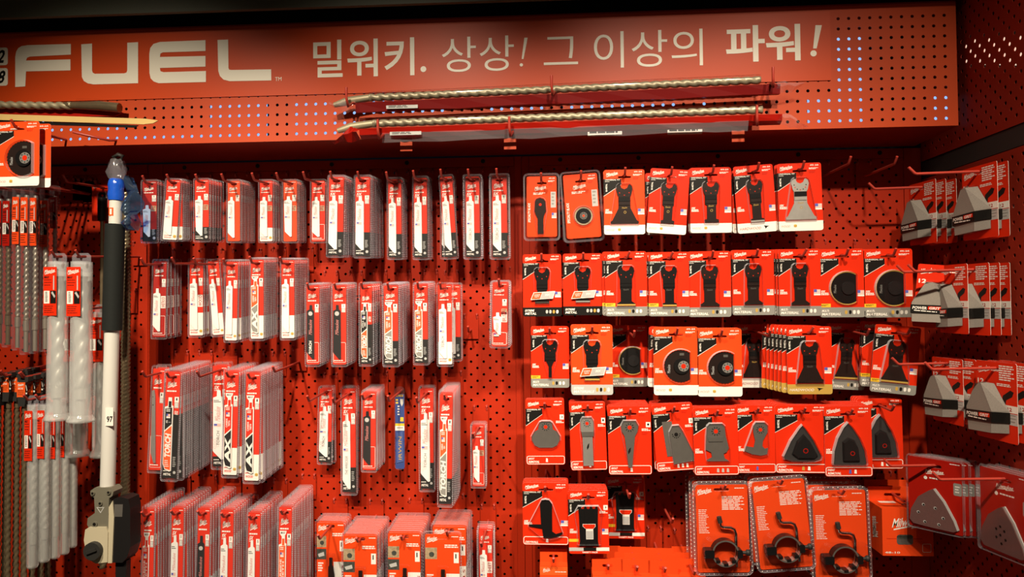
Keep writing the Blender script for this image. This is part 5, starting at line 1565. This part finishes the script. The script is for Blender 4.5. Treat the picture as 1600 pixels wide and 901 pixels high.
# bare spiral bits with orange tags, lower left
def bare_bit(H, w, m):
    o = empty('hammer_drill_bit', (0, 0, 0), None, 'drill bit')
    r = w * .5
    b = MB()
    b.twist((0, -.012, -.085), (0, -.012, -H), r, r * 5.0, m, 2, 10, 8)
    b.tube([(0, -.012, -.055), (0, -.012, -.085)], r * .85, m, 10)
    b.build('spiral', o)
    c = MB()
    c.prism([(-r * 1.9, .004), (r * 1.9, .004), (r * 1.9, -.006), (r * 1.5, -.009), (-r * 1.5, -.009), (-r * 1.9, -.006)], -.020, -.002, 'rubber', None, [slot_loop(r * 1.6, .005, 0, -.001)])
    c.build('top_clip', o)
    c = MB()
    c.prism([(-r * 1.5, -.045), (r * 1.5, -.045), (r * 1.1, -.068), (-r * 1.1, -.068)], -.024, -.001, 'rubber')
    c.build('holder_cap', o)
    t = MB()
    t.prism(rrect(-r * 1.9, r * 1.0, -.046, -.009, .001), -.0215, -.0205, 'bright')
    logo(t, -r * 1.6, r * .6, -.020, -.011, -.0218)
    t.text('SDS', -r * 1.5, r * .3, -.026, -.022, -.0218, 'white', 0, 0, .02)
    bars(t, -r * 1.6, r * .7, -.043, -.029, 3, -.0218, 'black', .25, 3)
    t.rect(r * 1.0, r * 1.9, -.046, -.012, -.0210, 'black')
    t.poly([(r * 1.1, -.016), (r * 1.4, -.016), (r * 1.8, -.028), (r * 1.6, -.031)], -.0213, 'pale'); t.rect(r * 1.2, r * 1.7, -.038, -.034, -.0213, 'white')
    t.build('tag', o)
    return o
k = 0
for x, d, n, w, look in ((4, .175, 2, 9, 'bare spiral bit at the frame edge'), (20, .165, 4, 9, 'bare spiral bit second from the edge'), (33, .150, 3, 8.5, 'bare spiral bit in the middle of the bundle'),
                         (45, .185, 4, 9.5, 'front bare spiral bit with the clearest orange tag'), (72, .13, 2, 8, 'bare spiral bit behind the slender tubes')):
    mm = (DIST - d) / F_PX
    o = bare_bit(345 * mm, w * mm, 'bitdark')
    p = at(x, 583 + (7 if d > .17 else 0), d)
    place_stack(o, p, d, n, .026, look, f'spiral bit hanging behind the {look}', f'spiral bits with the {look}', 0, hooklabel=f'red wire hook carrying the {look}', hooklen=.2)

# two loose cards behind the pole
d = .06
mm = (DIST - d) / F_PX
o = tool_card(26 * mm * 1.5, 60 * mm, dict(tool='scrape', foot='none', tri=False, metal='tooldark', flag=False, life=False))
hang(o, 162, 294, d, 'small red and white card half hidden by the silver pole end')
b = MB()
r = 3.2 * mm
b.tube([(0, 0, 0), (0, 0, -.36)], r, 'bitdark', 8)
b.tube([(0, 0, .06), (0, 0, 0)], r * 2.2, 'tooldark', 10)
b.tube([(0, 0, -.24), (0, 0, -.33)], r * 1.8, 'steel', 10)
b.tube([(0, 0, -.33), (.004, 0, -.80)], r * 1.2, 'bitdark', 8)
b.twist((.004, 0, -.80), (.006, 0, -.90), r * 1.9, .03, 'bitdark')
p = at(160, 345, .10)
tag(b.build('auger_rod', None, p), 'thin dark steel rod with a spiral tip hanging behind the white pole', 'rod')

# ------------------------------------------------------------------ pole saw, its film wrap, the long auger and the gearbox
d = .22
mm = (DIST - d) / F_PX
top, bot = at(183, 240, d), at(168, 768, d)
ps = empty('pole_saw', bot, 'pole saw attachment with white pole and black foam grip hanging head down', 'pole saw')
dv = top - bot
Lp = dv.length
ax = dv / Lp
Q = lambda yy, dx=0.0, dy=0.0: Vector((ax.x * (768 - yy) * mm + dx * mm, dy, ax.z * (768 - yy) * mm))
MB().tube([Q(768), Q(500)], 11.2 * mm, 'pole', 18).build('pole', ps)
MB().tube([Q(508), Q(336)], 15 * mm, 'foam', 18).build('foam_grip', ps)
c = MB()
c.tube([Q(338), Q(298)], 9.5 * mm, 'pole', 16)
c.build('collar', ps)
lb = MB()
q = Q(316, -1)
lb.rect(q.x - 4 * mm, q.x + 3.5 * mm, q.z - 7 * mm, q.z + 6 * mm, -9.7 * mm, 'bright')
lb.text('1', q.x - 2 * mm, q.x + 1 * mm, q.z - 5 * mm, q.z + 4 * mm, -9.9 * mm, 'white', 0, 0, .05)
lb.build('size_sticker', ps)
tg = MB()
q = Q(646, 7)
tg.prism(rrect(q.x - 6 * mm, q.x + 7 * mm, q.z - 14 * mm, q.z + 15 * mm, .001), -12.4 * mm, -11.6 * mm, 'white')
tg.text('97', q.x - 3.5 * mm, q.x + 6 * mm, q.z - 8 * mm, q.z + 1.5 * mm, -12.8 * mm, 'black', 0, 0, .02)
tg.build('paper_tag', ps)
g = MB()
def gp(px, py):
    q = at(px, py, d); return (q.x - bot.x, q.z - bot.z)
g.prism([gp(*a) for a in ((150, 763), (157, 758), (181, 758), (186, 764), (184, 771), (179, 774), (178, 800), (186, 808), (180, 823), (150, 824), (145, 815), (146, 805), (157, 797), (156, 773), (151, 771))], -14 * mm, 10 * mm, 'olive')
gl_ = []
for px, py, rr in ((154.5, 766.5, 3.4), (179, 765, 3.4), (166, 782, 3.6), (157.5, 814, 4.5)):
    sw = MB().tube([Vector((gp(px, py)[0], -16 * mm, gp(px, py)[1])), Vector((gp(px, py)[0], -12 * mm, gp(px, py)[1]))], rr * mm, 'olive', 12)
    sw.poly(circle(*gp(px, py), rr * .62 * mm, 8), -16.2 * mm, 'black')
    gl_.append(sw)
g.poly([gp(159.5, 788), gp(172, 788), gp(166, 797.5)], -14.3 * mm, 'pale', [[gp(161.5, 789), gp(170, 789), gp(166, 795.5)]])
head = g.build('gear_head', ps)
for sw in gl_:
    sw.build('screw', head)
w = MB()
w.prism([gp(*a) for a in ((144, 822), (150, 818), (176, 818), (179, 826), (178, 872), (160, 874), (150, 868), (145, 855), (142, 838))], -17 * mm, 8 * mm, 'cream')
housing = w.build('oil_housing', ps)
cap = MB()
cc = gp(159, 853)
cap.tube([Vector((cc[0], -16 * mm, cc[1])), Vector((cc[0], -25 * mm, cc[1]))], 14 * mm, 'rubber', 18)
cap.prism([(cc[0] - 9 * mm, cc[1] + 1 * mm), (cc[0] + 7 * mm, cc[1] + 6 * mm), (cc[0] + 9 * mm, cc[1] + 2 * mm), (cc[0] - 7 * mm, cc[1] - 4 * mm)], -28 * mm, -25 * mm, 'rubber')
cap.build('filler_cap', housing)
cv = MB()
cv.prism([gp(*a) for a in ((180, 784), (185, 776), (198, 773), (208, 776), (211, 790), (211, 850), (206, 866), (199, 874), (178, 874), (179, 800))], -13 * mm, 16 * mm, 'bladeblack')
cv.prism([gp(*a) for a in ((179, 788), (185, 778), (187, 804), (184, 874), (177, 874), (179, 804))], -15 * mm, -12.9 * mm, 'cream')
cv.prism([gp(*a) for a in ((187, 784), (200, 784), (199, 803), (187, 803))], -13.6 * mm, -12.9 * mm, 'toolgrey')
cv.build('chain_cover', ps)
gb = MB()
gb.prism([gp(*a) for a in ((184, 874), (201, 874), (200, 925), (184, 925))], -6 * mm, 6 * mm, 'bladeblack')
gb.build('guide_bar', ps)
# film and tape wrapped over the pole's top end, tied to a header hook
f = MB()
n = 14
r_ = random.Random(4)
prof = [(231, 10), (236, 12), (244, 13.5), (252, 14), (258, 12.5), (264, 10)]
v = []
for yy, rr in prof:
    for k in range(n):
        a = 2 * math.pi * k / n
        e = rr * mm * (1 + .16 * math.sin(5 * a + yy) + r_.uniform(-.06, .06))
        v.append(Q(yy) + Vector((e * math.cos(a), e * math.sin(a), r_.uniform(-1, 1) * mm)))
f.add(v, [(i * n + k, i * n + (k + 1) % n, (i + 1) * n + (k + 1) % n, (i + 1) * n + k) for i in range(len(prof) - 1) for k in range(n)], 'rim', True)
f.build('film_wrap', ps)
t = MB()
t.tube([Q(262), Q(266), Q(272), Q(280), Q(288), Q(297)], [9.5 * mm, 11.5 * mm, 12.5 * mm, 11.5 * mm, 12.5 * mm, 11 * mm], 'bluetape', 14)
t.build('tape_wrap', ps)
k2 = MB()
k2.tube([Q(232, 0), Q(226, -6), Q(222, 2), Q(225, 10), Q(231, 6)], 3.5 * mm, 'rubber', 8)
k2.build('tie_knot', ps)
fl = MB()
cols, rws = 5, 9
v = []
for j in range(rws):
    for i in range(cols):
        x0_, x1_ = 190 + 3 * math.sin(j), (206, 213, 219, 223, 226, 224, 220, 214, 210)[j]
        px = x0_ + (x1_ - x0_) * i / (cols - 1); py = 272 + 11 * j + 4 * i / 4 * (j < 3)
        q = at(px, py, d); v.append(q - bot + Vector((r_.uniform(-.004, .004), r_.uniform(-.03, .03), r_.uniform(-.004, .004))))
fl.add(v, [(j * cols + i, j * cols + i + 1, (j + 1) * cols + i + 1, (j + 1) * cols + i) for j in range(rws - 1) for i in range(cols - 1)], 'bluefilm', True)
fl.build('loose_film', ps)
hq = at(170, 226, .2)
o = empty('support_hook', hq, 'red bent hook and crumpled film holding up the pole saw', 'hook', 'header support hooks')
MB().tube([(.02, .005, .012), (.015, -.02, .006), (-.02, -.04, .012), (-.06, -.045, .022)], .0032, 'hook', 7).build('rod', o)
# long black auger right of the pole
p0, p1 = at(197, 300, .13), at(196, 776, .13)
a = MB(); a.twist((0, 0, 0), p1 - p0, 7.6 * (DIST - .13) / F_PX, .030, 'bitdark', 3, 12, 10, .35)
tag(a.build('auger_bit', None, p0), 'long dark twisted auger bit hanging behind the pole saw', 'drill bit')

# scraper clamshells at the lower edge of the middle bay
def scraper_pack(W, H, photo2=True):
    o = empty('scraper_blade_pack', (0, 0, 0), None, 'scraper blade pack')
    X = lambda u: (u - .5) * W
    Z = lambda v: (.10 - v) * H
    c = MB()
    out = rrect(X(.05), X(.95), Z(.98), Z(.04), .004)
    slot = slot_loop(W * .28, .0075, 0, .002)
    y = -.0005
    c.poly(out, y, 'orange', [slot]); c.poly(out, 0, 'paper', [slot]); c.wall(out, y, 0, 'paper')
    y -= .0002
    logo(c, X(.08), X(.38), Z(.17), Z(.06), y)
    bars(c, X(.74), X(.92), Z(.09), Z(.07), 1, y)
    bars(c, X(.56), X(.92), Z(.23), Z(.18), 2, y, 'white', .6, 3)
    c.rect(X(.05), X(.36), Z(.37), Z(.22), y, 'photo')
    c.poly(circle(X(.22), Z(.31), W * .07, 10), y - .0002, 'photodark')
    if photo2:
        c.rect(X(.05), X(.36), Z(.53), Z(.39), y, 'photodark')
        c.poly([(X(.08), Z(.46)), (X(.28), Z(.43)), (X(.30), Z(.48)), (X(.12), Z(.50))], y - .0002, 'pale')
    bars(c, X(.09), X(.28), Z(.70), Z(.57), 4, y, 'white', .6, 4)
    c.rect(X(.80), X(.93), Z(.42), Z(.28), y, 'white'); c.text('1', X(.84), X(.87), Z(.36), Z(.30), y - .0002, 'black', 0, 0, .02)
    c.rect(X(.60), X(.95), Z(.98), Z(.56), y, 'white')
    c.text('NAILS', X(.86), X(.93), Z(.90), Z(.60), y - .0002, 'deep', 0, 0, .01, True)
    c.build('card', o)
    b = MB()
    b.prism([(X(.43), Z(.95)), (X(.44), Z(.62)), (X(.47), Z(.60)), (X(.47), Z(.50)), (X(.57), Z(.50)), (X(.57), Z(.60)), (X(.60), Z(.62)), (X(.66), Z(.80)), (X(.68), Z(.98)), (X(.36), Z(.98)), (X(.38), Z(.80))], -.0050, -.0030, 'tool')
    b.build('blade', o)
    p = MB()
    inn = rrect(X(.02), X(.98), Z(1), Z(.01), .008); o2 = rrect(X(0), X(1), Z(1.01), Z(0), .009)
    p.wall(inn, -.0075, .001, 'rim'); p.poly(o2, .001, 'rim', [inn]); p.poly(inn, -.0075, 'clear', [slot])
    p.dome(rrect(X(.36), X(.68), Z(.98), Z(.44), .004), -.012, -.0075, 'clear', .002)
    for q in range(24):
        for x, z in ((X(.04 + .92 * q / 23), Z(.012)), (X(.008), Z(.03 + .95 * q / 23)), (X(.992), Z(.03 + .95 * q / 23))):
            p.add([(x - .0014, .0008, z - .0014), (x + .0014, .0008, z - .0014), (x + .0014, .0008, z + .0014), (x - .0014, .0008, z + .0014), (x, -.0030, z)], [(0, 1, 4), (1, 2, 4), (2, 3, 4), (3, 0, 4)], 'rim')
    p.build('clamshell', o)
    return o
for x0, y0, x1, d, n, db, look, ph2, L in (
        (492, 811, 541, .085, 5, .04, 'set back at the end of the row', True, .165), (533, 831, 592, .160, 11, .05, 'with two photos before a deep stack', True, None),
        (603, 827, 660, .150, 10, .035, 'with a long shadowed blade', True, None), (661, 829, 721, .165, 1, .16, 'with a single photo in front', False, None), (673, 817, 731, .140, 9, .045, 'behind the single-photo one', False, None)):
    mm = (DIST - d) / F_PX
    W = (x1 - x0) * mm; H = 118 * mm
    p = at((x0 + x1) / 2, y0 + 118 * .1, d)
    st = (d - db) / max(1, n - 1)
    place_stack(scraper_pack(W, H, ph2), p, d, n, st, f'wide scraper blade pack {look}', f'wide scraper pack hidden behind the one {look}', f'scraper packs of the one {look}', 0,
                hooklabel=f'red wire hook carrying the scraper pack {look}' if db != .16 else None, hooklen=L)
